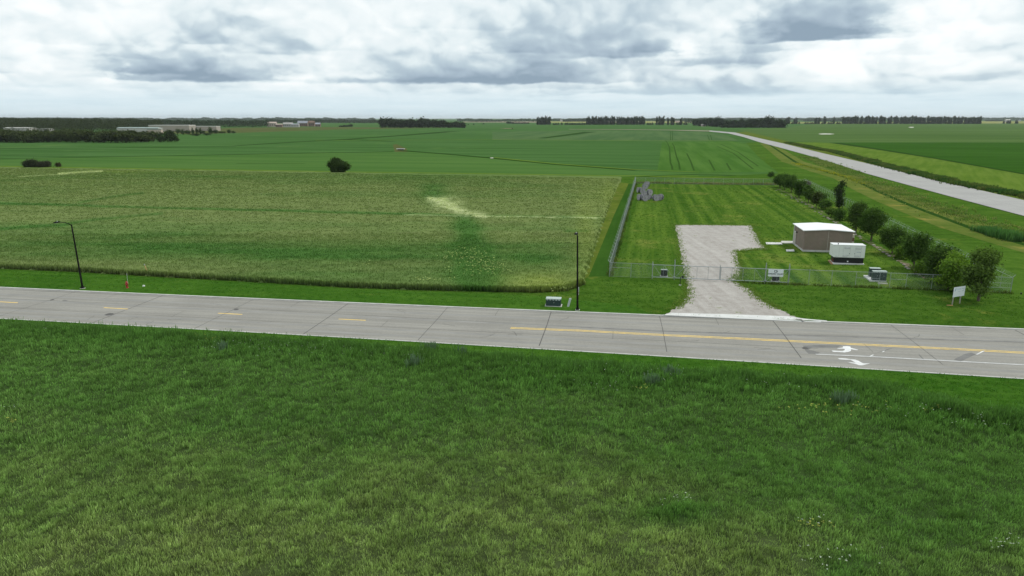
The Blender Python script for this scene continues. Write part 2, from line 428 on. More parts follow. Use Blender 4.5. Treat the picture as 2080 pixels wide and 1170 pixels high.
# ================================================================== ROAD FRAME
FAR = W([(-60, 582.5), (0, 585), (400, 603), (900, 626), (1172, 636), (1338, 640.5), (1700, 655.5), (2080, 671), (2140, 673.5)], .03)
NEA = W([(-60, 645), (0, 648), (400, 669), (850, 694), (1338, 725), (1700, 748), (2080, 770), (2140, 773.5)], .03)
def fit(p):
    p = np.array(p); c = np.polyfit(p[:, 0], p[:, 1], 2); return c
cf, cn = fit(FAR), fit(NEA)
def ylin(c, x):
    x = np.asarray(x, float); xc = np.clip(x, -75, 65)
    return np.polyval(c, xc) + (x - xc) * (2 * c[0] * xc + c[1])
def rp(x, t, z=None):
    y = ylin(cn, x) + (ylin(cf, x) - ylin(cn, x)) * t
    return (float(x), float(y)) if z is None else (float(x), float(y), z)
ROAD_ANG = math.atan(cf[1]); RU = np.array([math.cos(ROAD_ANG), math.sin(ROAD_ANG)]); RN = np.array([-RU[1], RU[0]])
RX = list(range(-320, 321, 8))
def edge(side, off):
    """points beside the road; off metres outwards"""
    c = cf if side > 0 else cn
    return [(x + RN[0] * off * side, float(ylin(c, x)) + RN[1] * off * side) for x in RX]
M['road'] = road_mat('road_concrete', (.275, .264, .236))
M['highway'] = road_mat('highway_concrete', (.345, .338, .322))
road_poly = [rp(x, 0) for x in RX] + [rp(x, 1) for x in reversed(RX)]
sheet('road', road_poly, .03, M['road'])
# kerbs: far side broken by the driveway, near side whole
def sweep(name, a, b, prof, mat, parent=None):
    """profile [(t,z)] swept between two polylines a -> b"""
    V, F = [], []; k = len(prof)
    for p, q in zip(a, b):
        for t, z in prof: V.append((p[0] + (q[0] - p[0]) * t, p[1] + (q[1] - p[1]) * t, z))
    for i in range(len(a) - 1):
        for j in range(k - 1): F.append((i * k + j, i * k + j + 1, (i + 1) * k + j + 1, (i + 1) * k + j))
    me = bpy.data.meshes.new(name); me.from_pydata(V, [], F); me.update(); return link(name, me, mat, parent)
XD0, XD1 = at(1352, 641)[0], at(1668, 655)[0]
prof = [(0, .02), (.05, .14), (.35, .155), (1, .155), (1, -.1)]
def kerb(side, x0, x1):
    xs = np.arange(x0, x1 + .01, 4.0) if (x1 - x0) > 4 else np.array([x0, x1]); c = cf if side > 0 else cn
    xs = np.append(xs, x1) if xs[-1] < x1 else xs
    a = [(x, float(ylin(c, x))) for x in xs]; b = [(x + RN[0] * .24 * side, y + RN[1] * .24 * side) for x, y in a]
    tag(sweep('kerb', a, b, prof, M['concrete']), kind='structure')
kerb(1, -300, XD0); kerb(1, XD1, 300); kerb(-1, -300, 300)

# ================================================================== GROUND
g_dir = math.atan2(*(at(1327, 262) - at(1238, 562))[::-1])      # direction of the left fence
FL, FR, BR, BL = at(1238, 562, .13), at(2052, 595, .13), at(1632, 377, .13), at(1291, 373, .13)
U = (FR - FL) / np.linalg.norm(FR - FL); V_ = np.array([-U[1], U[0]]); UA = math.atan2(U[1], U[0])
M['ground'] = ground_mat('crop_far', (.044, .128, .026), (.078, .188, .050), ang=UA, sx=.004, sy=.07, patch=.006, fine=.6, finefac=.12, c3=(.095, .20, .05), streak=.75)
M['lawn'] = ground_mat('verge_grass', (.036, .108, .010), (.088, .195, .024), c3=(.15, .22, .035), ang=ROAD_ANG, sx=.06, sy=.5, patch=.05, fine=2.2, finefac=.45, bump=.5)
M['verge'] = ground_mat('mown_verge_grass', (.030, .112, .010), (.075, .195, .022), c3=(.13, .20, .03), ang=ROAD_ANG, sx=.06, sy=.9, patch=.06, fine=3., finefac=.45, bump=.5, c3lo=.6, c3hi=.8)
M['yard'] = ground_mat('mown_yard_grass', (.040, .118, .012), (.115, .225, .028), c3=(.19, .26, .05), ang=math.atan2(V_[1], V_[0]), sx=.008, sy=.55, patch=.035, fine=2., finefac=.28, stripes=(3.4, .26), streak=.8, bump=.4, c3lo=.52, c3hi=.74)
M['gravel'] = None
base = sheet('ground', [(-30000, -300), (30000, -300), (30000, 36000), (-30000, 36000)], 0.0, M['ground'])

c2edge = [(-150, 538.5), (-80, 541.5), (0, 545), (150, 551), (300, 560), (520, 572), (700, 583), (850, 588), (1000, 592), (1090, 593), (1150, 590), (1182, 578)]
c2side = [(1190, 555), (1205, 510), (1225, 450), (1240, 410), (1262, 370)]
c2top = [(1262, 361), (1000, 357), (700, 352.5), (480, 349), (200, 345), (0, 341.5), (-150, 339)]
hw_near = [(1156, 262.9), (1259, 263.5), (1363, 264.8), (1441, 267.2), (1480, 271), (1509, 278), (1540, 288), (1592, 302), (1644, 316.4), (1696, 332), (1761, 353), (1826, 371), (1929, 399), (2080, 439), (2220, 476), (2760, 619)]
hw_far = [(1156, 262.2), (1259, 262.7), (1363, 263.6), (1441, 265.0), (1493, 269.2), (1540, 280.3), (1592, 291.8), (1670, 311), (1774, 335), (1877, 360.6), (2028, 395), (2080, 407), (2220, 440), (2760, 567)]
lawn_poly = [p for p in edge(1, .2)] + W([(2790, 640)]) + W(list(reversed(hw_near[6:])), .13) + W([(1515, 290), (1540, 318), (1582, 352), (1480, 357), (1262, 359)], .13) \
    + W(list(reversed(c2side)), .13) + W(list(reversed(c2edge)), .13) + W([(-400, 528)], .13)
sheet('lawn', lawn_poly, .13, M['lawn'])
vedge_near = [(-150, 655), (0, 663), (200, 674), (400, 687), (640, 703), (800, 714), (1000, 730), (1200, 747), (1400, 762), (1560, 772), (1700, 783), (1800, 798), (1880, 817), (1950, 838), (2080, 856), (2200, 876)]
near_verge = edge(-1, .2)[::-1]
VE = W(vedge_near, .1) + [(100, 33)]
nv_poly = VE + [(x, y) for x, y in near_verge if x > -75 and x < 170]
sheet('near_verge', nv_poly, .12, M['verge'])

# ---- verge strip along the far side of the road (lush, finely mown), left of the drive
fv = [p for p in edge(1, .25) if -95 < p[0] < at(1352, 640)[0] - 1]
sheet('verge', fv + W([(1290, 622), (1200, 612), (1100, 602), (1000, 596), (850, 592), (700, 586), (520, 575), (300, 563), (150, 554), (0, 548), (-150, 541)], .13), .15, M['verge'])
# ---- yard inside the fence
yard_poly = [tuple(p) for p in (FL, FR, BR, BL)]
sheet('yard_lawn', yard_poly, .15, M['yard'])
M['strip'] = ground_mat('mown_strip', (.030, .098, .012), (.048, .135, .018), ang=math.atan2(V_[1], V_[0]), sx=.04, sy=.6, patch=.05, fine=2, finefac=.3, bump=.3)
sheet('mown_strip', W([(1196, 562), (1237, 561), (1290, 373), (1277, 373), (1246, 440)], .13), .15, M['strip'])
M['rough'] = ground_mat('rough_grass', (.075, .14, .018), (.135, .20, .030), c3=(.20, .20, .06), ang=math.atan2(V_[1], V_[0]), sx=.1, sy=.3, patch=.09, fine=1.2, finefac=.4, bump=.6)
sheet('rough_grass', W([(1150, 590), (1196, 562), (1246, 440), (1277, 373), (1258, 371), (1238, 410), (1222, 450), (1203, 510), (1186, 555)], .13), .17, M['rough'])

# ---- gravel drive
def gravel_mat():
    m, T, b = new_mat('gravel'); pos = T.add('ShaderNodeNewGeometry').outputs['Position']
    a = T.noise(pos, 9., 4, .75); c = T.noise(pos, .8, 5, .7); g = T.noise(pos, .55, 6, .7)
    tr = T.noise(T.vmath('MULTIPLY', pos, (.9, .03, 0.)), 1., 3, .5)
    base_ = T.mix(T.ramp(T.math('ADD', T.math('MULTIPLY', a, .45), T.math('ADD', T.math('MULTIPLY', c, .3), T.math('MULTIPLY', tr, .25))), .34, .66), (.265, .24, .215), (.455, .43, .40))
    weeds = T.mix(T.ramp(g, .62, .70), base_, (.12, .17, .03))
    T.l.new(weeds, b.inputs['Base Color']); b.inputs['Roughness'].default_value = .95; b.inputs['Specular IOR Level'].default_value = .15
    bn = T.add('ShaderNodeBump'); bn.inputs['Strength'].default_value = .6; bn.inputs['Distance'].default_value = .05
    T.l.new(a, bn.inputs['Height']); T.l.new(bn.outputs[0], b.inputs['Normal']); return m
M['gravel'] = gravel_mat()
drive_px = [(1371, 457), (1450, 457.5), (1526, 458.5), (1534, 474), (1543, 492), (1558, 506), (1530, 507), (1495, 511), (1500, 532), (1506, 545), (1500, 562), (1490, 571),
            (1523, 589), (1541, 606), (1569, 623), (1603, 639), (1636, 652), (1600, 645.5), (1361, 637.5), (1354, 638), (1381.5, 620), (1395, 606), (1397, 588), (1393, 566), (1388, 541.5), (1381.5, 511), (1377, 486)]
drive = W(drive_px, .15)
sheet('gravel_drive', ragged(drive, 12, .13, 3), .19, M['gravel'])
ap = W([(1338, 640.6), (1348, 641.5), (1361, 637), (1480, 640), (1600, 644), (1634, 649), (1684, 654.8)], .1)
apf = [(x, float(ylin(cf, x)) + .02) for x in np.linspace(XD1 + .9, XD0 - .6, 14)]
me = bpy.data.meshes.new('driveway_apron')
topp = [(XD0 - .3, float(ylin(cf, XD0 - .3)) + .3)] + ap[1:6] + [(XD1 + .6, float(ylin(cf, XD1 + .6)) + .3)]
Vv = [(x, y, .045) for x, y in apf] + [(x, y, .205) for x, y in topp]
me.from_pydata(Vv, [], [tuple(range(len(Vv)))]); me.update()
o = link('driveway_apron', me, M['concrete_new']); tag(o, kind='structure')

# ---- highway on the right, its shoulders and fields beyond
strips('highway_joint', [(W([((a[0] + b[0]) / 2, (a[1] + b[1]) / 2) for a, b in zip([(1540, 288), (1592, 302), (1644, 316.4), (1696, 332), (1761, 353), (1826, 371), (1929, 399), (2080, 439), (2220, 476)], [(1540, 280.3), (1592, 291.8), (1644, 304.3), (1696, 316.8), (1761, 332), (1826, 347.5), (1929, 372), (2080, 407), (2220, 440)])], .2), .5, .268)], paint('highway_wear', (.30, .295, .28), .9))
hwp = W(hw_near[3:], .2) + W(list(reversed(hw_far[3:])), .2)
M['track'] = ground_mat('gravel_track', (.20, .23, .14), (.30, .32, .22), patch=.01, fine=.2)
sheet('gravel_track', W(hw_near[:4] + list(reversed(hw_far[:4])), .2), .25, M['track'])
sheet('highway', hwp, .26, M['highway'])
M['shoulder'] = ground_mat('shoulder_gravel', (.20, .20, .10), (.34, .32, .22), patch=.05, fine=1., finefac=.4)
def shift(pl, k):  # shift outwards in the photo's pixels (authoring aid only)
    return [(x + k * .25, y - k * .11) for x, y in pl]
sheet('highway_shoulder', W(hw_far[4:], .2) + W([(x + 22, y - 2) for x, y in reversed(hw_far[4:])], .2), .22, M['rough'])
M['young'] = ground_mat('young_crop', (.085, .18, .020), (.135, .235, .035), ang=UA + 1.2, sx=.02, sy=.3, patch=.02, fine=1., finefac=.2, streak=.7)
M['darkcrop'] = ground_mat('dark_crop', (.028, .098, .010), (.045, .135, .016), ang=UA, sx=.005, sy=.08, patch=.01, fine=1., finefac=.15, streak=.7)
sheet('young_crop_field', W([(1600, 288), (1650, 289), (1696, 290.5), (1800, 306), (1900, 322), (2080, 354), (2240, 381), (2900, 494), (2900, 604), (2240, 448), (2080, 400), (1955, 376), (1825, 345), (1720, 318), (1660, 302)]), .03, M['young'])
sheet('dark_crop_field', W([(1696, 290), (1800, 289), (2080, 289), (3000, 290), (3000, 511), (2900, 493.5), (2240, 380.5), (2080, 353.5), (1900, 321.5), (1800, 305.5)]), .04, M['darkcrop'])
M['midcrop'] = ground_mat('mid_crop', (.060, .135, .030), (.10, .195, .05), ang=-.25, sx=.0012, sy=.03, patch=.004, fine=.3, finefac=.1, streak=.8)
sheet('mid_crop_field', W([(1500, 263), (1600, 259), (1650, 252), (2080, 251.5), (2500, 252), (2500, 289.5), (1700, 289.5), (1600, 287), (1540, 276)]), .06, M['midcrop'])
M['brightcrop'] = ground_mat('bright_crop', (.060, .158, .032), (.088, .200, .044), ang=UA, sx=.006, sy=.09, patch=.01, fine=.8, finefac=.12, streak=.8)
sheet('bright_crop_field', W([(-400, 315), (0, 323.5), (200, 319.5), (520, 313.5), (800, 308.5), (813, 306), (900, 313), (1000, 322), (1130, 335), (1290, 347), (1420, 352), (1575, 352), (1480, 356.5), (1262, 359.5), (1000, 355), (700, 350.5), (480, 347), (200, 343), (0, 339.5), (-400, 335)]), .04, M['brightcrop'])
M['rightcrop'] = ground_mat('tracked_crop', (.052, .150, .022), (.085, .20, .036), ang=g_dir, sx=.006, sy=.12, patch=.012, fine=.8, finefac=.15, streak=.7)
sheet('tracked_crop_field', W([(1345, 288), (1490, 287), (1515, 291), (1540, 318), (1578, 350), (1420, 351), (1335, 348)]), .06, M['rightcrop'])
M['teal'] = ground_mat('greyish_crop', (.062, .145, .048), (.095, .185, .062), ang=g_dir, sx=.003, sy=.05, patch=.008, fine=.4, finefac=.1, streak=.8)
sheet('greyish_crop_field', W([(1000, 268), (1200, 265), (1420, 268), (1470, 273), (1502, 286), (1340, 286.5), (1100, 285), (1000, 284)]), .05, M['teal'])
M['pale'] = ground_mat('pale_field', (.20, .27, .07), (.33, .36, .13), patch=.003, fine=.2, finefac=.1)
M['straw'] = ground_mat('straw_field', (.32, .28, .20), (.45, .40, .30), patch=.003, fine=.2, finefac=.1)
M['scrub'] = ground_mat('scrub', (.075, .11, .030), (.12, .15, .05), patch=.01, fine=.2, finefac=.3)
sheet('scrub_land', W([(300, 268), (480, 259.5), (680, 258), (800, 259), (930, 259.5), (690, 263), (600, 266), (480, 270), (380, 273)]), .05, M['scrub'])
sheet('pale_field', W([(1840, 246.5), (2300, 246), (2300, 250.8), (1600, 250.8), (1600, 248), (1840, 248)]), .08, M['pale'])
sheet('pale_field', W([(940, 247.2), (1330, 247), (1330, 249), (940, 248.4)]), .07, M['straw'])
sheet('pale_field', W([(1310, 246), (1430, 246), (1430, 250), (1310, 250)]), .08, M['pale'])
sheet('pale_field', W([(1090, 246.6), (1190, 246.6), (1190, 249.6), (1090, 249.6)]), .09, M['pale'])

# ---- drain lines, tyre tracks and field edges as flat strips of plants
M['drain'] = ground_mat('drain_plants', (.020, .070, .010), (.032, .090, .014), patch=.05, fine=.5, finefac=.2)
M['lite'] = ground_mat('edge_grass', (.10, .20, .022), (.14, .25, .04), patch=.05, fine=.5, finefac=.2)
def pxw(pts, wpx, z):
    P = W(pts); ww = []
    for a in pts:
        q, r = at(a[0], a[1] - wpx / 2), at(a[0], a[1] + wpx / 2); ww.append(abs(q[1] - r[1]))
    return (P, np.array(ww), z)
strips('drain_line', [pxw([(-300, 327), (0, 323.4), (200, 319.2), (520, 313.4), (800, 308.2)], .9, .09), pxw([(813, 306), (900, 312.5), (1000, 321.5), (1130, 334.5), (1290, 346.4)], .9, .09),
    pxw([(480, 296), (600, 288.5), (700, 283.2), (820, 275), (920, 267)], .6, .09), pxw([(-300, 304), (60, 301.5), (300, 300), (480, 297)], .5, .08),
    pxw([(-300, 336), (0, 340), (200, 344), (480, 347.8), (700, 351.4), (1000, 356), (1262, 360.3)], 1.4, .10), pxw([(1262, 360.2), (1420, 354.5), (1520, 357.5), (1600, 357)], .7, .12),
    pxw([(1100, 281), (1200, 268)], .5, .09), pxw([(700, 283), (800, 287.5)], .4, .09), pxw([(160, 313), (0, 315)], .4, .1),
    pxw([(480, 332.4), (620, 332.4)], .4, .1), pxw([(1696, 290.3), (1800, 305.8), (1900, 321.8), (2080, 353.8), (2240, 381)], .8, .11)], M['drain'])
strips('field_margin', [pxw([(-300, 334), (0, 338), (200, 341.5), (480, 345.6), (700, 349.4), (1000, 353.4), (1262, 357.5), (1420, 358)], 1.8, .08),
    pxw([(1000, 320), (1130, 333), (1290, 344.8), (1420, 350)], .9, .09), pxw([(640, 285), (1000, 284), (1340, 286), (1480, 286)], .5, .08), pxw([(1320, 360), (1420, 362), (1560, 364)], 1.2, .2)], M['lite'])
tr = [[(1352, 286), (1356, 291), (1360, 300), (1361, 320), (1362, 332), (1365, 338), (1366, 345)], [(1365, 291), (1369, 297), (1374, 318), (1379, 331), (1381, 345)], [(1395, 312), (1402, 326), (1410, 347)],
      [(1456, 297), (1490, 312), (1530, 344)], [(1464, 293), (1500, 310), (1540, 338)], [(1437, 274), (1441, 285)], [(1443, 274), (1446, 285)], [(1362, 266), (1362, 285)], [(1366, 266), (1366, 285)],
      [(1476, 332), (1484, 346)], [(1440, 325), (1452, 347)]]
strips('tyre_track', [(densify(W(t), 3), [.8] * (len(densify(W(t), 3))), .13) for t in tr], ground_mat('track_plants', (.032, .095, .016), (.045, .115, .02), patch=.05, fine=.5, finefac=.2))
M['sand'] = paint('pale_sand', (.62, .60, .55), .9, var=.1, scale=.1)
def ell(px, py, rx, ry, z, n=18, seed=0):
    rng = np.random.default_rng(seed); P = []
    for i in range(n):
        a = 2 * math.pi * i / n; k = rng.uniform(.75, 1.1); P.append((px + rx * k * math.cos(a), py + ry * k * math.sin(a)))
    return W(P)
sheet('bare_patch', ell(1678, 272.3, 17, .9, 0, seed=1), .15, M['sand'])
sheet('bare_patch', ell(1851, 258.7, 6, .8, 0, seed=2), .15, M['sand'])
sheet('bare_patch', ell(999, 321.3, 4, .7, 0, seed=3), .15, M['sand'])
sheet('bare_patch', ell(1030, 260.9, 14, .35, 0, seed=5), .15, paint('bare_soil', (.22, .12, .08), .95))

# ---- road markings, joints, patches
M['yellow'] = paint('yellow_line', (.78, .52, .10), .7, var=.22, scale=1.4, c2=(.66, .47, .14))
M['wline'] = paint('white_line', (.66, .66, .65), .7, var=.15, scale=1.2)
M['joint'] = paint('joint_tar', (.075, .07, .065), .8, var=.3, scale=1.)
M['patch'] = paint('tar_patch', (.165, .162, .152), .9, var=.16, scale=.8)
M['patch_lite'] = paint('tar_streak', (.205, .20, .187), .9, var=.16, scale=.8)
ypx = [(1037, 666), (1180, 671.6), (1338, 680), (1520, 688.5), (1700, 697.4), (1900, 707), (2080, 716.5), (2200, 722.5)]
yl = W(ypx, .03)
def off(pts, d): return [(x + RN[0] * d, y + RN[1] * d) for x, y in pts]
strips('yellow_line', [(off(yl, .19), .15, .036), (off(yl, -.19), .15, .036)], M['yellow'])
for a, b in (((-90, 608), (36, 615)), ((211, 624.9), (260, 627.7)), ((443, 636.2), (492, 638.7)), ((688, 648), (743, 650.7))):
    strips('yellow_dash', [(W([a, b], .03), .2, .036)], M['yellow'])
J = [((W([(-60, 603), (0, 606), (520, 628.5), (900, 649), (1336, 673), (1620, 680), (2080, 696), (2150, 699)], .03)), .07, .035),
     ((W([(-60, 622), (90, 629.5), (520, 651), (900, 670), (1335, 691.5), (1610, 705.8), (1662, 708)], .03)), .06, .035)]
s0 = at(1120, 636.5)[0]; sp = at(1338, 640.5)[0] - s0
for k in range(-9, 9):
    x = s0 + sp * k; p = np.array(rp(x, 1)); q = p - RN * 12.6
    q0 = p + (q - p) * .995
    J.append(([tuple(p), tuple(p * .6 + q0 * .4 + RU * .05), tuple(q0)], .06 if k % 2 else .09, .036))
for k in range(-14, 14):   # short cracks half way between
    x = s0 + sp * (k + .5); p = np.array(rp(x, 1 if k % 2 else .52)); J.append(([tuple(p), tuple(p - RN * 2.6)], .035, .037))
strips('pavement_joint', J, M['joint'])
def z8(p): return (1560 + p[0] / 4, 620 + p[1] / 4)
def zr(p): return (1660 + p[0] / 17.333, 690 + p[1] / 17.333)
strips('tar_streak', [(W([(1180, 665), (1336, 672), (1560, 680), (1800, 686.5), (2080, 694)], .03), .42, .0345)], M['patch_lite'])
rq = random.Random(21); M['wear'] = paint('tyre_wear', (.250, .243, .224), .9, var=.10, scale=.25)
strips('tyre_wear', [([rp(x, t_ + .006 * math.sin(x * .05 + t_ * 9)) for x in range(-120, 140, 5)], [.55 + .12 * rq.random() for _ in range(52)], .0322 + i * .0003) for i, t_ in enumerate((.13, .27, .60, .78))], M['wear'])
ck = []
for i in range(26):   # sealed cracks wandering from the joints
    x, t_ = rq.uniform(-75, 70), rq.uniform(.05, .95); a_ = rq.choice((0, 0, 1.5)) + rq.uniform(-.4, .4); p_ = np.array(rp(x, t_)); pts_ = [tuple(p_)]
    for k in range(5): a_ += rq.uniform(-.5, .5); p_ = p_ + rq.uniform(.2, .5) * (RU * math.cos(a_) + RN * math.sin(a_)); pts_.append(tuple(p_))
    ck.append((pts_, .045, .0362))
strips('pavement_crack', [c for c in ck if all(rp(c_[0], .03)[1] < c_[1] < rp(c_[0], .97)[1] for c_ in c[0])], M['joint'])
strips('gutter_joint', [([(x - RN[0] * .55, y - RN[1] * .55) for x, y in edge(1, 0)], .05, .0352)], M['joint'])
for i, poly in enumerate(([(285, 330), (420, 322), (600, 325), (560, 345), (360, 345), (330, 360), (425, 385), (400, 398), (330, 395), (300, 365)],
                          [(860, 395), (1010, 352), (985, 352), (830, 405)], [(1510, 440), (1600, 395), (1650, 385), (1690, 398), (1570, 455), (1540, 452)], [(1230, 400), (1275, 445), (1265, 447), (1222, 402)])):
    sheet('tar_patch', W([z8(p) for p in poly], .03), .0342 + i * .0002, M['patch'])
strips('white_line', [(W([(1657, 719.5), (1765, 724), (1947, 734), (2080, 741), (2160, 745)], .03), .13, .038)], M['wline'])
for pl in ([(820, 416), (850, 402), (862, 404), (830, 418)], [(925, 380), (940, 371), (950, 372), (935, 381)], [(1690, 400), (1740, 373), (1765, 370), (1700, 402)]):
    sheet('white_line', W([z8(p) for p in pl], .03), .039, M['wline'])
left_arrow = [(510, 385), (620, 385), (780, 400), (900, 398), (965, 375), (965, 330), (880, 322), (680, 325), (760, 302), (900, 275), (905, 235), (1060, 225), (1160, 240), (1180, 285), (1300, 318), (1455, 358), (1380, 368), (1185, 340), (1182, 400), (1100, 430), (960, 450), (800, 440), (560, 430)]
right_arrow = [(725, 655), (780, 652), (1000, 662), (1180, 690), (1330, 700), (1450, 745), (1570, 812), (1640, 835), (1855, 838), (1780, 858), (1660, 885), (1590, 905), (1470, 903), (1330, 855), (1180, 822), (1055, 785), (1200, 800), (1350, 805), (1280, 770), (1170, 712), (1000, 706), (780, 692)]
sheet('turn_arrow', W([zr(p) for p in left_arrow], .03), .040, M['wline'])
sheet('turn_arrow', W([zr(p) for p in right_arrow], .03), .040, M['wline'])
def manhole(px, py, r, lab):
    p = at(px, py, .03); e = empty('manhole', (p[0], p[1], .03), 0, lab, 'manhole cover')
    MB().lathe([(r, 0), (r, .012)], sides=20).build('frame', M['patch'], e)
    MB().lathe([(r * .8, .012), (r * .8, .022)], sides=20).build('cover', M['joint'], e)
manhole(222, 638.6, .5, 'dark round manhole cover in the near lane at the left, below the lamp post')
manhole(480, 628.6, .3, 'small dark valve cover beside the yellow dash at left')
manhole(1636, 707.5, .35, 'round manhole cover in a dark tar patch by the start of the white line')
manhole(106, 609, .25, 'small valve cover in the far lane, left of the dark tar smudge')
sheet('tar_patch', ell(132, 611, 6, 1.1, 0, seed=8), .0346, M['patch'])
sheet('tar_patch', ell(224, 639.5, 9, 1.6, 0, seed=9), .0292 + .006, M['patch'])

# ================================================================== CROPS
A = np.array
def lerp(a, b, t): return a + (b - a) * np.asarray(t)[:, None]
def gel(px, py, cx, cy, rx, ry): return np.exp(-(((px - cx) / rx) ** 2 + ((py - cy) / ry) ** 2))
OL, GR, DK, YE, PA = A([.158, .206, .070]), A([.066, .150, .034]), A([.050, .115, .026]), A([.25, .30, .07]), A([.42, .47, .23])
def c2_masks(x, y):
    px, py = proj(x, y, .75)
    wob = (fbm(x * .05, y * .05, 5) - .5) * 14
    st = fbm(x * .035, y * .16, 3, 5); st2 = fbm(x * .2, y * .55, 9, 4); st3 = fbm(x * .02 + y * .01, y * .05, 21, 4)
    green = 1.3 * sstep(.50, .68, st3) * .6 + .55 * sstep(.45, .75, st) + .4 * (st2 - .5)
    band = gel(px, py, 560, 507 + 0 * px, 620, 20) * 1.35 + gel(px, py, 60, 470, 260, 22) * .5 + gel(px, py, 330, 478, 170, 9) * .6 + gel(px, py, 900, 560, 330, 20) * .8 + gel(px, py, 1090, 520, 60, 18) * .7
    band = band + gel(px, py, 500, 358, 420, 7) * .6 + gel(px, py, 900, 362, 120, 5) * .3
    colm = np.exp(-((px - (945 + (py - 430) * .17 + wob)) / (26 + np.clip(py - 430, 0, 200) * .14)) ** 2) * sstep(425, 450, py)
    colm = colm + np.exp(-((px - (880 + wob)) / 30) ** 2) * sstep(440, 385, py) * sstep(365, 380, py) * .7
    def line(pts, w):
        d = dseg(px, py * 1.0, pts); return np.exp(-(d / w) ** 2)
    ln = line([(-200, 409), (0, 411.5), (100, 414), (300, 420), (520, 425), (760, 431), (960, 437), (1215, 440)], 2.4)
    ln2 = line([(-100, 470), (60, 458), (130, 454), (190, 444), (330, 432)], 3.0) * .7 + line([(160, 410), (230, 398), (290, 391)], 2.5) * .7 + line([(1150, 468), (1195, 468)], 2.5)
    rim = sstep(26, 4, py - np.interp(px, [p[0] for p in c2edge], [p[1] for p in c2edge]) + 30) * 0
    g = np.clip(green * .35 + band * (.35 + .9 * st) + colm * 1.1 + ln + ln2 - .06, 0, 1.6)
    pale = gel(px, py, 905 + 0 * px, 412, 26, 12) * sstep(.3, .6, st2 + .15) * 1.2 + line([(872, 402), (900, 408), (930, 428), (985, 437)], 5) * .9
    pale = pale + line([(960, 437.5), (1215, 440.5)], 1.3) * .9 + line([(820, 434), (950, 437)], 1.2) * .5 + line([(118, 352.5), (160, 349.5), (208, 347)], 1.6) * 1.3 + line([(40, 358), (110, 354)], .8) * .5
    pale = pale * (.25 + 1.5 * vnoise(x * .7, y * .7, 77))
    yel = gel(px, py, 1100, 575, 75, 22) * 1.1 + gel(px, py, 1190, 470, 22, 90) * .55 + gel(px, py, 1235, 395, 22, 30) * .6 + gel(px, py, 250, 348, 60, 3) * .5
    return g, pale, yel, px, py
def c2_col(x, y):
    g, pale, yel, px, py = c2_masks(x, y)
    c = lerp(np.broadcast_to(OL, (len(x), 3)), GR, np.clip(g, 0, 1))
    c = lerp(c, DK, np.clip(g - .9, 0, .6) * .6)
    c = lerp(c, YE, np.clip(yel, 0, 1) * (.4 + .5 * fbm(x * .8, y * .8, 31, 3)))
    c = lerp(c, PA, np.clip(pale, 0, 1))
    return c * (.74 + .52 * fbm(x * .22, y * .9, 12, 4))[:, None]
c2poly = W(c2edge + c2side[:0], .13)
c2poly = W(c2edge, .1) + W(c2side[:-1], .13) + W(c2top, .1)
def c2_h(x, y):
    g = c2_masks(x.ravel(), y.ravel())[0].reshape(x.shape)
    return .62 + .30 * (fbm(x * .25, y * .25, 44, 4) - .5) + .05 * (fbm(x * .5, y * 1.6, 45, 2) - .5) - .12 * np.clip(g, 0, 1)
canopy('grain_field', c2poly, .8, c2_h, lambda x, y: c2_col(x, y) * .95, M['fieldcol'], 'olive green grain field beyond the road')
# plants standing on it: denser near, so the surface is rough
def grain(poly, dens, hh, ww, n, seed, name, far):
    x, y, rng = scatter(poly, dens, seed)
    h0 = c2_h(x, y) - .3; cb = c2_col(x, y)
    keepn = rng.uniform(0, 1, len(x)) < np.clip(far(y), 0, 1); x, y, h0, cb = x[keepn], y[keepn], h0[keepn], cb[keepn]
    blades(name, np.stack([x, y, h0], 1), hh, n, ww * (1 + (y - 90) / 110), .45, cb * .85, cb * 1.06, M['veg'], .35, seed, 'grain plants with olive heads', wind=(.12, 0.))
near_part = [p for p in W([(-150, 538.5), (0, 545), (300, 560), (700, 583), (1000, 592), (1090, 593), (1150, 590), (1182, 578), (1205, 510), (1215, 480), (-250, 480)], .1)]
far_part = W([(-250, 480), (1215, 480), (1240, 410), (1258, 365), (1000, 360), (480, 351), (-150, 341)], .1)
grain(near_part, 9, .46, .085, 4, 11, 'grain_plants', lambda y: y * 0 + 1)
grain(far_part, 2.6, .45, .12, 4, 12, 'grain_plants', lambda y: y * 0 + 1)
# upright stalks on the cut edge facing the road
ed = densify(W(c2edge, .13), 60); rng = np.random.default_rng(4); E2 = A([ed[i] for i in range(len(ed))])
E2 = np.repeat(E2, 6, 0) + rng.normal(0, .16, (len(E2) * 6, 2)); cb = c2_col(E2[:, 0], E2[:, 1])
blades('grain_edge_plants', np.c_[E2, np.full(len(E2), .12)], .78, 4, .10, .25, cb * .45, cb * 1.1, M['veg'], .18, 6, 'grain stalks standing along the mown verge')
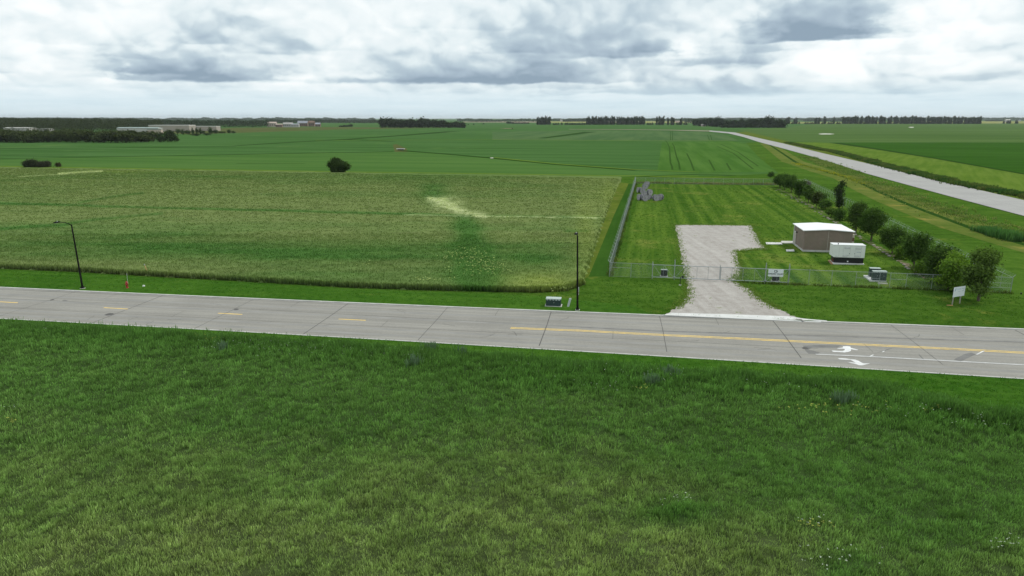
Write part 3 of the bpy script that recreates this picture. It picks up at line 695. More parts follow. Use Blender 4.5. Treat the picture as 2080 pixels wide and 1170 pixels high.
# white weed flowers in the grain field
def flowers(name, spots, seed, label, h=.95, s=.12, colr=(.75, .76, .66), z=0.0, ball=4):
    rng = np.random.default_rng(seed); P = []
    for (cx, cy, rx, ry, n) in spots:
        for _ in range(n):
            p = at(cx + rng.normal() * rx, cy + rng.normal() * ry, .5); P.append((p[0], p[1], z + h * rng.uniform(.75, 1.1)))
    P = A(P); C = np.broadcast_to(A(colr), (len(P), 3)) * rng.uniform(.7, 1.1, (len(P), 1))
    k = len(P) * ball; Pn = np.repeat(P, ball, 0) + rng.normal(0, s * .7, (k, 3)) * [1, 1, .35]
    a = rng.uniform(0, 6.28, k); ss = s * rng.uniform(.5, 1.1, k)
    t1 = np.stack([np.cos(a) * ss, np.sin(a) * ss, rng.normal(0, .3, k) * ss], 1); t2 = np.stack([-np.sin(a) * ss, np.cos(a) * ss, rng.normal(0, .3, k) * ss], 1)
    Vq = np.stack([Pn - t1 - t2, Pn + t1 - t2, Pn + t1 + t2, Pn - t1 + t2], 1) if False else np.stack([Pn - t1, Pn - t2 * .8, Pn + t1, Pn + t2 * .8], 1)
    o = link(name, np_mesh(name, Vq.reshape(-1, 3), np.arange(k * 4).reshape(k, 4), np.repeat(np.repeat(C, ball, 0), 4, 0)), M['veg'])
    return tag(o, label, kind='stuff')
flowers('white_weed_flowers', [(925, 522, 18, 6, 60), (985, 533, 22, 8, 90), (960, 512, 14, 8, 50), (1000, 548, 18, 6, 50), (865, 570, 16, 2, 25), (740, 540, 25, 5, 12), (1135, 588, 25, 2, 14), (940, 545, 35, 12, 40), (905, 412, 16, 7, 60)], 5,
        'white flowering weeds in the grain field', h=.8, s=.10, colr=(.38, .46, .17))

# ---- foreground field
OLF, GF, DF = A([.175, .222, .085]), A([.120, .222, .060]), A([.090, .188, .044])
fgpoly = VE + [(112, 20), (44, 19), (-44, 19), (-86, 40)]
def fg_masks(x, y):
    px, py = proj(x, y, .6)
    st3 = fbm(x * .07, y * .10, 61, 4); st = fbm(x * .35, y * .5, 62, 4)
    olive = sstep(760, 1130, py + (st3 - .5) * 170 - np.clip(px - 1250, 0, 900) * .20) * .80
    olive = olive - gel(px, py, 1750, 930, 330, 130) * .5 - gel(px, py, 1900, 1100, 150, 120) * .5 - gel(px, py, 1380, 1035, 90, 28) * .7 - gel(px, py, 1720, 1150, 60, 40) * .8 - gel(px, py, 640, 800, 400, 60) * .3
    dist = np.interp(px, [p[0] for p in vedge_near], [p[1] for p in vedge_near])
    rim = sstep(60, 8, py - dist)
    weed = rim * (.5 + .7 * st) + gel(px, py, 1370, 1035, 60, 14) * 1.0 + gel(px, py, 1110, 775, 260, 22) * .6 + gel(px, py, 1840, 850, 90, 26) * .8
    return np.clip(olive + (st - .5) * .5, 0, 1), np.clip(weed, 0, 1), st, px, py
def fg_col(x, y):
    ol, wd, st, px, py = fg_masks(x, y)
    c = lerp(np.broadcast_to(GF, (len(x), 3)), OLF, ol); c = lerp(c, DF, wd)
    c = c * ((.88 + .22 * fbm(x * .16, y * .22, 70, 4)) * (.60 + .74 * fbm(x * 1.3, y * 1.7, 71, 3)))[:, None]
    return c
def fg_h(x, y):
    s = np.shape(x); ol, wd, st, px, py = fg_masks(np.ravel(x), np.ravel(y))
    return (.34 + .5 * (fbm(np.ravel(x) * .35, np.ravel(y) * .35, 80, 3) - .5) + .34 * (fbm(np.ravel(x) * 1.2, np.ravel(y) * 1.2, 83, 2) - .5) + .12 * wd).reshape(s)
canopy('foreground_crop', fgpoly, .45, fg_h, lambda x, y: fg_col(x, y) * .34, M['fieldcol'], 'dense green crop filling the foreground')  # canopy colour cut down: shade in the gaps between plants is painted in
def fg_plants(poly, dens, seed, n, w, h, name='crop_plants'):
    x, y, rng = scatter(poly, dens, seed); ol, wd, st, px, py = fg_masks(x, y); cb = fg_col(x, y)
    k = (np.abs(px - 1040) < 1600); x, y, cb, ol, wd = x[k], y[k], cb[k], ol[k], wd[k]
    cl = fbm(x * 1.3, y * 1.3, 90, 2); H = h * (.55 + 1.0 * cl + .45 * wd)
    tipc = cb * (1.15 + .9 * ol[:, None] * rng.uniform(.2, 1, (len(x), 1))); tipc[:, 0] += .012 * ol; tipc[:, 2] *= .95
    blades(name, np.stack([x, y, fg_h(x, y) - .22], 1), H, n, w, .6, cb * .28, tipc * 1.28, M['veg'], .10, seed, 'upright crop blades with ripening tips', wind=(.05, .02), cj=.34)  # roots darkened as painted gap shade; tips brightened on top of their ripening
nearq = [(-46, 20), (46, 20), (56, 42), (-56, 42)]; midq = [(-56, 42), (56, 42), (96, 34), (96, 90), (-90, 90), (-90, 60)]
def clip_fg(q, dens, seed, n, w, h):
    x, y, rng = scatter(q, dens, seed)
    return x, y
def fg_zone(q, dens, seed, n, w, h):
    global scatter
    old = scatter
    def sc(poly, d, s):
        x, y, rng = old(q, d, s); k = inpoly(x, y, fgpoly); return x[k], y[k], rng
    scatter = sc; fg_plants(q, dens, seed, n, w, h); scatter = old
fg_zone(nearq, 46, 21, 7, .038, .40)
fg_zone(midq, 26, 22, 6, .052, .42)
# tall weeds on the field edge, thistles and flowers
ve = densify(VE, 70); rng = np.random.default_rng(8); E3 = np.repeat(A(ve), 7, 0); E3 = E3 + rng.normal(0, .55, E3.shape) + [0, -.9]
kk = (np.abs(proj(E3[:, 0], E3[:, 1])[0] - 1040) < 1600); E3 = E3[kk]; cb = fg_col(E3[:, 0], E3[:, 1])
blades('edge_weeds', np.c_[E3, np.full(len(E3), .1)], .62 + .55 * vnoise(E3[:, 0] * .6, E3[:, 1] * .6, 3), 6, .07, .45, cb * .55, cb * 1.2, M['veg'], .25, 9, 'tall dark weeds along the edge of the foreground crop')
flowers('meadow_flowers', [(500, 705, 60, 7, 60), (640, 712, 60, 8, 60), (760, 716, 60, 8, 40), (1340, 765, 30, 8, 26), (1560, 785, 90, 10, 22), (1830, 832, 60, 12, 26), (1990, 860, 50, 14, 30), (1700, 1140, 40, 14, 24), (2040, 1110, 14, 8, 16),
        (1370, 1022, 30, 5, 14), (1210, 785, 60, 10, 16), (90, 676, 3, 1, 5), (20, 834, 12, 2, 8), (1660, 1065, 20, 6, 10), (1090, 750, 80, 8, 16)], 15, 'small white flowers scattered in the foreground crop', h=.9, s=.036, colr=(.55, .60, .50), ball=3)
flowers('yellow_flowers', [(1640, 830, 30, 5, 18), (1740, 836, 30, 6, 18), (430, 690, 20, 3, 20), (1310, 790, 12, 3, 8), (1650, 1068, 18, 5, 12), (1900, 835, 20, 6, 10), (25, 862, 6, 2, 5)], 16, 'yellow green flowering weeds in the foreground crop', h=.85, s=.07, colr=(.36, .40, .09), ball=3)
def tuft(px, py, n, r, h, c, seed, name, label, ty=2.5):
    rng = np.random.default_rng(seed); P = []
    for _ in range(n): p = at(px + rng.normal() * r, py + rng.normal() * ty, .2); P.append((p[0], p[1], .15))
    P = A(P); C = np.broadcast_to(A(c), (n, 3)); blades(name, P, h, 6, .09, .35, C * .6, C, M['veg'], .18, seed, label)
for i, (px, py, n, r) in enumerate(((1710, 822, 34, 12), (1362, 768, 34, 8), (840, 745, 20, 6), (455, 715, 18, 6), (870, 716, 20, 8), (1325, 785, 22, 7), (940, 726, 14, 6))):
    tuft(px, py, n, r, 1.05, (.12, .19, .115), 100 + i, 'thistle_clump', 'grey blue thistle clump in the foreground weeds')
# ditch: long pale grasses, reeds, dark ditch growth right of the highway
sw = [(1560, 292), (1617, 330), (1680, 350), (1737, 366), (1786, 390), (1848, 417), (1925, 446), (2001, 474), (2078, 496), (2200, 530), (2500, 615)]
strips('ditch_line', [(W(sw, .13), 1.6, .16)], M['drain'])
strips('ditch_grass', [(off(W(sw, .13), 6.5), 11., .155)], ground_mat('ditch_grass', (.075, .15, .020), (.17, .22, .050), c3=(.26, .26, .06), ang=-.7, sx=.05, sy=.3, patch=.05, fine=.8, finefac=.4, bump=.4))
def band_plants(pts, width, per_m, H, w, c1, c2, seed, name, label, n=4, offs=0., z=.12, tip=1.3):
    P = A(densify(W(pts, .13), 40)); L = np.linalg.norm(np.diff(P, axis=0), axis=1).sum(); k = int(L * per_m); rng = np.random.default_rng(seed)
    seg = np.r_[0, np.cumsum(np.linalg.norm(np.diff(P, axis=0), axis=1))]; t = rng.uniform(0, L, k)
    x, y = np.interp(t, seg, P[:, 0]), np.interp(t, seg, P[:, 1]); d = (P[-1] - P[0]) / np.linalg.norm(P[-1] - P[0]); nn = A([-d[1], d[0]])
    o_ = rng.normal(0, width / 2, k) + offs; x = x + nn[0] * o_; y = y + nn[1] * o_
    C = lerp(np.broadcast_to(A(c1), (k, 3)), A(c2), np.clip(vnoise(x * .3, y * .3, seed) * 1.4 - .2, 0, 1))
    return blades(name, np.stack([x, y, np.full(k, z)], 1), H * (.6 + .7 * vnoise(x * .15, y * .15, seed + 3)), n, w, .5, C * .6, C * tip, M['veg'], .5, seed, label)
band_plants([(1640, 318), (1700, 340), (1786, 376), (1900, 418), (2000, 452), (2080, 474), (2160, 498), (2500, 590)], 5, 9, .55, .2, (.10, .17, .035), (.22, .24, .08), 41, 'long_grass', 'long pale grass along the highway ditch', offs=-1)
band_plants([(1992, 468), (2020, 478), (2075, 492)], 1.8, 30, 1.3, .14, (.045, .12, .035), (.08, .17, .05), 42, 'reeds', 'dark green reeds standing in the ditch', n=5)
band_plants([(1600, 290), (1660, 303), (1696, 309), (1825, 344), (1955, 376), (2080, 399), (2200, 425), (2700, 545)], 3.2, 22, 1.1, .25, (.035, .085, .02), (.10, .12, .035), 43, 'ditch_weeds', 'dark weeds in the ditch beyond the highway', n=5)
band_plants([(1600, 331), (1650, 345), (1700, 358), (1740, 374)], 2.2, 6, .4, .2, (.34, .32, .03), (.14, .2, .04), 44, 'yellow_wildflowers', 'yellow wildflowers on the ditch bank', n=3, offs=3.)
# weeds under the fences
band_plants([(1505, 574.5), (1750, 584), (2052, 596)], .25, 9, .3, .1, (.05, .09, .02), (.10, .13, .035), 45, 'fence_weeds', 'unmown grass under the front fence', n=4, z=.15)
band_plants([(1238, 562), (1262, 475), (1291, 373)], .3, 8, .35, .12, (.05, .09, .02), (.12, .15, .04), 46, 'fence_weeds', 'unmown grass under the left fence', n=3, z=.15)
band_plants([(1291, 371.5), (1450, 374), (1632, 375.5)], 1.6, 10, .55, .2, (.10, .13, .035), (.22, .21, .09), 47, 'fence_weeds', 'dry grass along the back fence', n=4, z=.12)
strips('back_margin', [(W([(1291, 371), (1450, 372.5), (1632, 375)], .13), 4.5, .19)], M['rough'])
# ragged grass tufts creeping over the edge of the gravel
dp = A(densify(drive + [drive[0]], 26)); rng = np.random.default_rng(12); dp = np.repeat(dp, 5, 0) + rng.normal(0, .5, (len(dp) * 5, 2)); dp = dp[dp[:, 1] > at(1400, 632)[1]]
blades('gravel_edge_grass', np.c_[dp, np.full(len(dp), .17)], .16, 4, .07, .9, np.tile(A([.13, .20, .04]), (len(dp), 1)), np.tile(A([.19, .26, .06]), (len(dp), 1)), M['veg'], .2, 13, 'grass creeping over the edge of the gravel')

# ---- short grass standing on the mown ground, so it is not a smooth sheet
def turf(poly, dens, seed, h, w, c1, c2, z, excl=None, label='short mown grass'):
    x, y, rng = scatter(poly, dens, seed)
    if excl is not None: k = ~inpoly(x, y, excl); x, y = x[k], y[k]
    px = proj(x, y, .1)[0]; k = np.abs(px - 1040) < 1400; x, y = x[k], y[k]
    t = np.clip(1.5 * fbm(x * .25, y * .25, seed, 3) - .35 + rng.uniform(-.3, .3, len(x)), 0, 1)
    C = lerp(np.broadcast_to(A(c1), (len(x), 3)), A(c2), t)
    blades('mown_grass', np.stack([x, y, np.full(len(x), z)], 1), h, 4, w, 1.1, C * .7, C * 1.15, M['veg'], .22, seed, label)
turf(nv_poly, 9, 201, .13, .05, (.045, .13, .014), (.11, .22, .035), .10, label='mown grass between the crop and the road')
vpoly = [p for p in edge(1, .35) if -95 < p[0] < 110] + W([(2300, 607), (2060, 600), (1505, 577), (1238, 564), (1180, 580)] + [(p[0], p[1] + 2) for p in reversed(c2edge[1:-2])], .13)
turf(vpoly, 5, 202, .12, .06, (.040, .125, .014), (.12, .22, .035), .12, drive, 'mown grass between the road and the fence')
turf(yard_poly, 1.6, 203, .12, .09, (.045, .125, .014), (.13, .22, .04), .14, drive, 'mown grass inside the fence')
# ================================================================== STREET FURNITURE AND YARD
def at3(px, py, z=.15): p = at(px, py, z); return Vector((p[0], p[1], z))
M['lampblack'] = paint('dark_bronze_pole', (.010, .009, .009), .85, 0, var=.2, spec=.1)
M['lens'] = paint('lamp_lens', (.55, .56, .55), .3)
def street_lamp(px, py, ptop, lean, label):
    b = at3(px, py); h = height_to(b, ptop) - .15
    e = empty('street_lamp', b, ROAD_ANG, label, 'street lamp', 'street lamps along the far kerb'); e.rotation_euler[1] = lean
    MB().box(-.25, -.25, -.05, .25, .25, .06).build('base', M['concrete'], e)
    mb = MB(); mb.tube([(0, 0, .06), (0, 0, h)], [.125, .08], 12); mb.box(-.17, -.17, .06, .17, .17, .3); mb.build('pole', M['lampblack'], e, bevel=.01)
    L = 2.05
    pts = [(0, 0, h - .15), (0, -.35, h + .12), (0, -1.1, h + .42), (0, -L + .1, h + .62)]
    MB().tube(pts, [.06, .05, .045, .04], 8).build('arm', M['lampblack'], e)
    hd = MB().prism([(-.09, -L + .25), (.09, -L + .25), (.2, -L - .1), (.19, -L - .55), (.1, -L - .68), (-.1, -L - .68), (-.19, -L - .55), (-.2, -L - .1)], h + .56, h + .68)
    hd = hd.build('lamp_head', M['lampblack'], e, bevel=.02)
    MB().box(-.14, -L - .55, h + .535, .14, -L - .1, h + .558).build('lens', M['lens'], hd)
    MB().lathe([(.05, h + .682), (.05, h + .76), (.02, h + .78)], (0, -L - .15, 0), 8).build('photocell', M['lens'], hd)
    return e
street_lamp(168, 586, 456, R(-1.4), 'black street lamp leaning slightly, at the far kerb near the red fire hydrant')
street_lamp(1173, 630, 479, R(-1.3), 'black street lamp standing between the green utility box and the gravel driveway')

# ---- hydrant and markers
M['red'] = paint('hydrant_red', (.33, .035, .03), .5, var=.2)
b = at3(258.5, 584.8); e = empty('fire_hydrant', b, ROAD_ANG, 'red fire hydrant with a thin flag rod on the grass right of the lamp post', 'fire hydrant')
MB().lathe([(.19, 0), (.19, .05), (.12, .06), (.12, .62), (.16, .63), (.16, .69), (.14, .70), (.11, .84), (.04, .90), (.03, .96)], sides=14).build('barrel', M['red'], e)
for s in (-1, 1): MB().tube([(s * .11, 0, .5), (s * .22, 0, .5)], .06, 8).build('hose_outlet', M['red'], e)
MB().tube([(0, -.1, .46), (0, -.25, .46)], .085, 8).build('pumper_outlet', M['red'], e)
MB().tube([(.15, .05, .6), (.16, .06, 2.0)], .012, 5).build('marker_rod', M['white'], e)
M['orange'] = paint('faded_orange', (.52, .30, .12), .6, var=.2)
b = at3(301.5, 557.3); e = empty('utility_marker', b, 0, 'faded orange utility marker stake leaning left at the crop edge', 'marker post')
MB().tube([(0, 0, -.05), (-.42, .1, 1.3)], .05, 8).build('stake', M['orange'], e); MB().tube([(-.42, .1, 1.3), (-.5, .12, 1.5)], .055, 8).build('cap', M['galv'], e)
b = at3(312, 556.5); e = empty('valve_box', b, 0, 'low dark valve box in the grass beside the orange marker stake', 'valve box')
MB().prism([(-.6, -.3), (.6, -.25), (.7, .3), (-.5, .35)], -.05, .14).build('box', M['patch'], e, bevel=.03); MB().box(-.3, -.15, .142, .4, .2, .17).build('lid', M['joint'], e)
b = at3(292, 581.6); e = empty('pipe_cap', b, 0, 'small white pipe cap in the grass right of the fire hydrant', 'pipe cap')
MB().lathe([(.16, -.02), (.16, .1), (.11, .13), (.11, .16)], sides=12).build('cap', M['white'], e)
for i, (x, y) in enumerate(((315, 581.2), (326, 581.8), (370, 588.5), (385, 589))):
    pass
# ---- green utility boxes
M['ugreen'] = paint('dark_green_steel', (.020, .045, .042), .45, var=.12, scale=1.5)
M['ugreen_lid'] = paint('pale_green_lid', (.40, .47, .44), .6, var=.08)  # pale grey green, much lighter than the dark cabinet steel
def padbox(name, P, wd, dp, h, ang, label, cat, group=None, scallop=True, lid=.1, slope=.0, pad=True):
    e = empty(name, P, ang, label, cat, group); z0 = 0
    if pad: MB().box(-wd / 2 - .12, -dp / 2 - .12, -.1, wd / 2 + .12, dp / 2 + .12, .06).build('pad', M['concrete'], e); z0 = .062
    MB().box(-wd / 2, -dp / 2, z0, wd / 2, dp / 2, h).build('cabinet', M['ugreen'], e, bevel=.015)
    m = MB().box(-wd / 2 - .02, -dp / 2 - .02, h + .003, wd / 2 + .02, dp / 2 + .02, h + lid)
    lidp = m.build('lid', M['ugreen_lid'], e, bevel=.015)
    if scallop:
        m = MB(); n = max(3, int(wd / .3))
        for i in range(n):
            cx = -wd / 2 + wd * (i + .5) / n; r = wd / n * .36
            m.prism([(cx + r * math.cos(t), -.0 + r * math.sin(t)) for t in [math.pi + math.pi * k / 6 for k in range(7)]], 0, .02)
        # turn the half discs upright on the front face
        m.v = [(x, -dp / 2 - .021 - z, h + .01 + y * 1.0) for x, y, z in m.v]; m.build('scalloped_edge', M['ugreen_lid'], lidp)
    MB().box(-.004, -dp / 2 - .012, z0 + .05, .004, -dp / 2 - .001, h - .15).build('door_seam', M['joint'], e)
    MB().box(.04, -dp / 2 - .05, h * .5, .1, -dp / 2 - .002, h * .5 + .12).build('handle', M['galv'], e)
    return e
b = at3(1124.5, 620.5); padbox('transformer_box', b, 1.78, .95, .86, ROAD_ANG, 'dark green transformer box with a pale scalloped lid, left of the street lamp', 'utility box')
b = at3(1153.8, 622.6); e = empty('cable_pedestal', b, 0, 'pale grey cable pedestal leaning to the right beside the green transformer box', 'cable pedestal')
m = MB(); m.quad8([(-.13, -.09, -.02), (.13, -.09, -.02), (.13, .09, -.02), (-.13, .09, -.02), (.13, .12, .9), (.39, .12, .9), (.39, .30, .9), (.13, .30, .9)])
m.build('housing', paint('weathered_grey_plastic', (.42, .47, .44), .6), e, bevel=.02); MB().quad8([(.12, .11, .905), (.40, .11, .905), (.40, .31, .905), (.12, .31, .905), (.14, .13, .96), (.40, .13, .96), (.40, .31, .96), (.14, .31, .96)]).build('cap', M['ugreen_lid'], e)
b = at3(1174.9, 598.5); e = empty('marker_post', b, 0, 'thin white marker post right behind the street lamp', 'marker post')
MB().box(-.05, -.02, -.05, .05, .02, .98).build('post', M['white'], e); MB().box(-.055, -.028, .2, .055, .028, .3).build('band', M['orange'], e)
# ---- three cabinets on the concrete pad behind the fence
padP = W([(1753.5, 560.4), (1767.2, 571.3), (1800.5, 572.2), (1790, 561.4)], .2)
slab = MB().prism([tuple(p) for p in padP], .1, .32).build('cabinet_slab', M['concrete_new']); tag(slab, 'concrete slab carrying the green cabinets just behind the front fence', 'concrete slab')
b = at3(1775.3, 561.6, .32); padbox('telecom_cabinet', b, 1.35, .7, 1.15, UA, 'dark green cabinet with a plain pale top, at the back left of the slab', 'utility cabinet', 'green cabinets on the slab', False, pad=False)
b = at3(1778.0, 568.4, .32); padbox('telecom_cabinet', b, .95, .65, 1.18, UA, 'dark green cabinet with a scalloped pale top, front left on the slab', 'utility cabinet', 'green cabinets on the slab', pad=False)
b = at3(1791.5, 568.9, .32); padbox('telecom_cabinet', b, .85, .7, 1.2, UA, 'dark green cabinet with a scalloped top at the right end of the slab', 'utility cabinet', 'green cabinets on the slab', pad=False)
b = at3(1793, 576.5); o = MB().box(-.6, -.16, -.1, .6, .16, .12).build('step_slab', M['concrete'], bevel=.02); o.location = b; o.rotation_euler[2] = UA
tag(o, 'narrow concrete step slab at the fence line before the green cabinets', 'concrete slab')
def gate_operator(px, py, lab):
    e = empty('gate_operator', at3(px, py), UA, lab, 'gate motor', 'gate motors behind the gate')
    MB().box(-.55, -.35, -.1, .55, .35, .08).build('pad', M['concrete'], e)
    MB().box(-.43, -.25, .082, .43, .25, .92).build('housing', M['black'], e, bevel=.02); MB().box(-.46, -.28, .923, .46, .28, 1.0).build('cover', M['galv'], e, bevel=.015)
    for x in (.49,): MB().tube([(x, -.1, 0), (x, -.1, .97)], .03, 6).build('conduit', M['galv'], e)
gate_operator(1348.5, 561.2, 'black gate motor cabinet behind the left end of the gate')
gate_operator(1574.5, 571, 'black gate motor cabinet half hidden behind the white company sign')
e = empty('keypad_post', at3(1381.3, 579.0), UA, 'black gooseneck keypad post on a white foot in front of the gate', 'keypad post')
MB().box(-.16, -.16, -.1, .16, .16, .05).build('foot', M['white'], e)
MB().tube([(0, 0, .052), (0, 0, 1.0), (.04, 0, 1.1), (.14, 0, 1.15), (.3, 0, 1.13)], .045, 8).build('gooseneck', M['black'], e); MB().box(.2, -.1, .98, .42, .08, 1.28).build('keypad', M['black'], e, bevel=.015)

# ---- cable reels
M['reelwood'] = paint('weathered_reel_wood', (.31, .29, .31), .85, var=.30, scale=3, bump=.4)
M['cable'] = paint('grey_conduit', (.13, .13, .15), .6, var=.3, scale=6)
def flange(x, R_):
    m = MB(); n = 24; b0 = 0
    m.tube([(x - .035, 0, R_), (x + .035, 0, R_)], R_, 24); return m
def make_reel():
    R_, Wd = .93, 1.05; e = empty('cable_reel', (0, 0, 0))
    for s in (-1, 1):
        f = flange(s * Wd / 2, R_).build('flange', M['reelwood'], e)
        MB().tube([(s * (Wd / 2 + .036), 0, R_), (s * (Wd / 2 + .05), 0, R_)], .12, 14).build('hub_hole', M['black'], f)
    pts = []; n = 15
    prof = []
    for i in range(n * 4 + 1):
        t = i / 4; prof.append((-Wd / 2 + .04 + (Wd - .08) * i / (n * 4), .80 + .035 * abs(math.sin(math.pi * t))))
    m = MB(); m.tube([(x, 0, R_) for x, r in prof], [r for x, r in prof], 22); m.build('wound_cable', M['cable'], e)
    return e
reel0 = make_reel(); rl = [
 ((1309.3, 408.3), 100, 'grey cable reel in front of the pile with its flat face to the camera'), ((1299.6, 406.8), 20, 'grey cable reel at the front left of the pile, beside the fence'),
 ((1308.0, 400.5), 75, 'grey cable reel in the second row of the pile, right behind the front one'), ((1305.5, 393.2), 80, 'grey cable reel in the middle of the pile with ring windings showing'),
 ((1319.0, 396.4), 120, 'grey cable reel on the right side of the pile with its hub hole showing'), ((1297.8, 391.5), 10, 'grey cable reel side on, nearest the left fence'),
 ((1310.0, 384.0), 95, 'grey cable reel near the back of the pile with a small round face'), ((1313.6, 379.5), 60, 'grey cable reel farthest back by the back fence'),
 ((1318.4, 405.5), 50, 'grey cable reel tucked low at the right of the front one'), ((1331.6, 408.0), 105, 'grey cable reel standing apart on the right, facing the camera'),
 ((1340.8, 406.8), 50, 'grey cable reel outermost on the right, behind the lone facing one')]
for i, ((px, py), a, lab) in enumerate(rl):
    o = reel0 if i == 0 else dup(reel0); o.location = at3(px, py, .15); o.rotation_euler = (0, 0, R(a)); o.scale = (.92, .92, .92) if i != 8 else (.75, .75, .75)
    tag(o, lab, 'cable reel', 'cable reels piled in the back corner of the yard')

# ---- equipment building
def brick_mat():
    m, T, b = new_mat('brown_split_block'); tc = T.add('ShaderNodeTexCoord').outputs['Object']
    sp = T.add('ShaderNodeSeparateXYZ'); T.l.new(tc, sp.inputs[0])
    vec = T.xyz(T.math('ADD', sp.outputs[0], sp.outputs[1]), sp.outputs[2], 0.)
    br = T.add('ShaderNodeTexBrick'); T.l.new(vec, br.inputs['Vector']); br.inputs['Scale'].default_value = 1.; br.inputs['Brick Width'].default_value = .4; br.inputs['Row Height'].default_value = .2
    br.inputs['Mortar Size'].default_value = .008; br.inputs['Color1'].default_value = (.225, .168, .138, 1); br.inputs['Color2'].default_value = (.26, .20, .165, 1); br.inputs['Mortar'].default_value = (.12, .10, .09, 1)
    n = T.noise(tc, .5, 4); c = T.mix(T.ramp(n, .35, .7), br.outputs['Color'], (.20, .165, .125)); T.l.new(c, b.inputs['Base Color']); b.inputs['Roughness'].default_value = .95
    bn = T.add('ShaderNodeBump'); bn.inputs['Strength'].default_value = .5; bn.inputs['Distance'].default_value = .03; T.l.new(T.noise(tc, 14, 3), bn.inputs['Height']); T.l.new(bn.outputs[0], b.inputs['Normal']); return m
c0 = at(1630.8, 510.7, .15); c1 = at(1728.0, 513.6, .15); BA = math.atan2(*(c1 - c0)[::-1]); BW = float(np.linalg.norm(c1 - c0))
BD = 7.6; BH = height_to(c0, 469.0) - .15
e = empty('equipment_building', (c0[0], c0[1], .15), BA, 'brown block equipment building with a low white gable roof', 'building')
wl = MB(); wl.box(0, 0, .3, BW, BD, BH)
wl.v[4:] = wl.v[4:]; gz = .24
w_ = MB(); w_.v = [(0, 0, .3), (BW, 0, .3), (BW, BD, .3), (0, BD, .3), (0, 0, BH), (BW, 0, BH), (BW, BD, BH), (0, BD, BH), (BW / 2, 0, BH + gz), (BW / 2, BD, BH + gz)]
w_.f = [(0, 1, 5, 8, 4), (1, 2, 6, 5), (2, 3, 7, 9, 6), (3, 0, 4, 7), (4, 8, 9, 7), (8, 5, 6, 9), (0, 3, 2, 1)]; w_.build('wall', brick_mat(), e)
MB().box(-.06, -.06, -.15, BW + .06, BD + .06, .298).build('foundation', M['concrete'], e)
ov = .28; t = .12; mr = MB()
for sgn in (0, 1):
    xa, xb = (-ov, BW / 2) if sgn == 0 else (BW / 2, BW + ov); za = BH + .02 - gz * ov / (BW / 2); zb = BH + gz + .02
    z_a, z_b = (za, zb) if sgn == 0 else (zb, za)
    mr.quad8([(xa, -ov, z_a), (xb, -ov, z_b), (xb, BD + ov, z_b), (xa, BD + ov, z_a), (xa, -ov, z_a + t), (xb, -ov, z_b + t), (xb, BD + ov, z_b + t), (xa, BD + ov, z_a + t)])
rf = mr.build('roof', paint('white_metal_roof', (.80, .80, .80), .55, var=.03, scale=.6), e)
MB().box(BW / 2 - .012, -.02, .3, BW / 2 + .012, -.003, BH + .1).build('control_joint', M['concrete_new'], e)
dr = MB().box(-.07, BD - 1.9, .05, -.003, BD - .85, 2.35).build('door', paint('tan_door', (.42, .36, .30), .5), e)
m = MB(); m.box(-.10, BD - 2.02, .05, -.073, BD - 1.9, 2.47); m.box(-.10, BD - .85, .05, -.073, BD - .73, 2.47); m.box(-.1, BD - 1.9, 2.35, -.073, BD - .85, 2.47); m.build('door_frame', M['white'], dr)
MB().box(-.13, BD - 1.8, 1.1, -.072, BD - 1.7, 1.25).build('handle', M['galv'], dr)
lt = MB().box(-.25, BD - 2.7, 2.4, -.003, BD - 2.45, 2.6).build('wall_light', M['black'], e)
MB().tube([(-.05, BD - .2, .1), (-.05, BD - .2, BH - .1)], .05, 8).build('downpipe', M['white'], e)
ac = MB().box(BW + .003, .35, 1.15, BW + .42, 1.35, 3.0).build('wall_air_conditioner', paint('tan_steel', (.55, .50, .40), .5), e, bevel=.02)
MB().box(BW + .03, .33, 1.9, BW + .40, .349, 2.5).build('grille', paint('rust_brown', (.16, .08, .05), .7), ac)
tag(MB().prism(W([(1586.5, 490.3), (1587.5, 494.2), (1617.5, 494.6), (1615.5, 490.6)], .2), .1, .30).build('door_slab', M['concrete']), 'concrete slab against the door side of the brown building', 'concrete slab')
tag(MB().prism(W([(1555.0, 492.2), (1557, 496.0), (1589.5, 496.2), (1586.6, 492.6)], .2), .1, .22).build('door_slab', M['concrete_new']), 'long pale concrete slab farthest left of the brown building', 'concrete slab')
tag(MB().prism(W([(1596.3, 506.4), (1597.6, 510.2), (1614.4, 510.2), (1612.2, 506.3)], .2), .1, .20).build('square_slab', M['concrete_new']), 'small square concrete pad in the grass near the brown building corner', 'concrete slab')

# ---- generator
g0 = at(1693.2, 533.4, .3); GL = 4.25; GD = 1.75
e = empty('generator', (g0[0], g0[1], .3), UA, 'white standby generator with louvred doors on a black fuel tank', 'generator')
tank = MB().box(0, 0, 0, GL, GD, .86).build('fuel_tank', M['black'], e, bevel=.02)
MB().box(1.9, -.008, .15, 2.1, -.002, .36).build('placard', M['white'], tank)
MB().box(-.12, .2, .1, -.003, .7, .6).build('connection_box', paint('dark_red_box', (.12, .04, .03), .6), tank)
GH = 2.78; x0, x1 = -.32, GL + .08
hs = MB(); pr = [(x0, 1.02), (x0 + .28, .863), (x1, .863), (x1, GH - .03), (x1 - .03, GH), (x0 + .03, GH), (x0, GH - .03)]
nn = len(pr); hs.v = [(x, -.04, z) for x, z in pr] + [(x, GD + .04, z) for x, z in pr]
hs.f = [tuple(range(nn)), tuple(reversed(range(nn, 2 * nn)))] + [(i, i + nn, (i + 1) % nn + nn, (i + 1) % nn) for i in range(nn)]
M['genwhite'] = paint('generator_white', (.76, .765, .74), .45, var=.03, scale=.8); M['gengrey'] = paint('louvre_grey', (.30, .31, .31), .6)
enc = hs.build('enclosure', M['genwhite'], e, bevel=.02)
MB().box(x0 - .05, -.09, GH + .003, x1 + .05, GD + .09, GH + .05).build('roof_panel', M['white'], enc, bevel=.012)
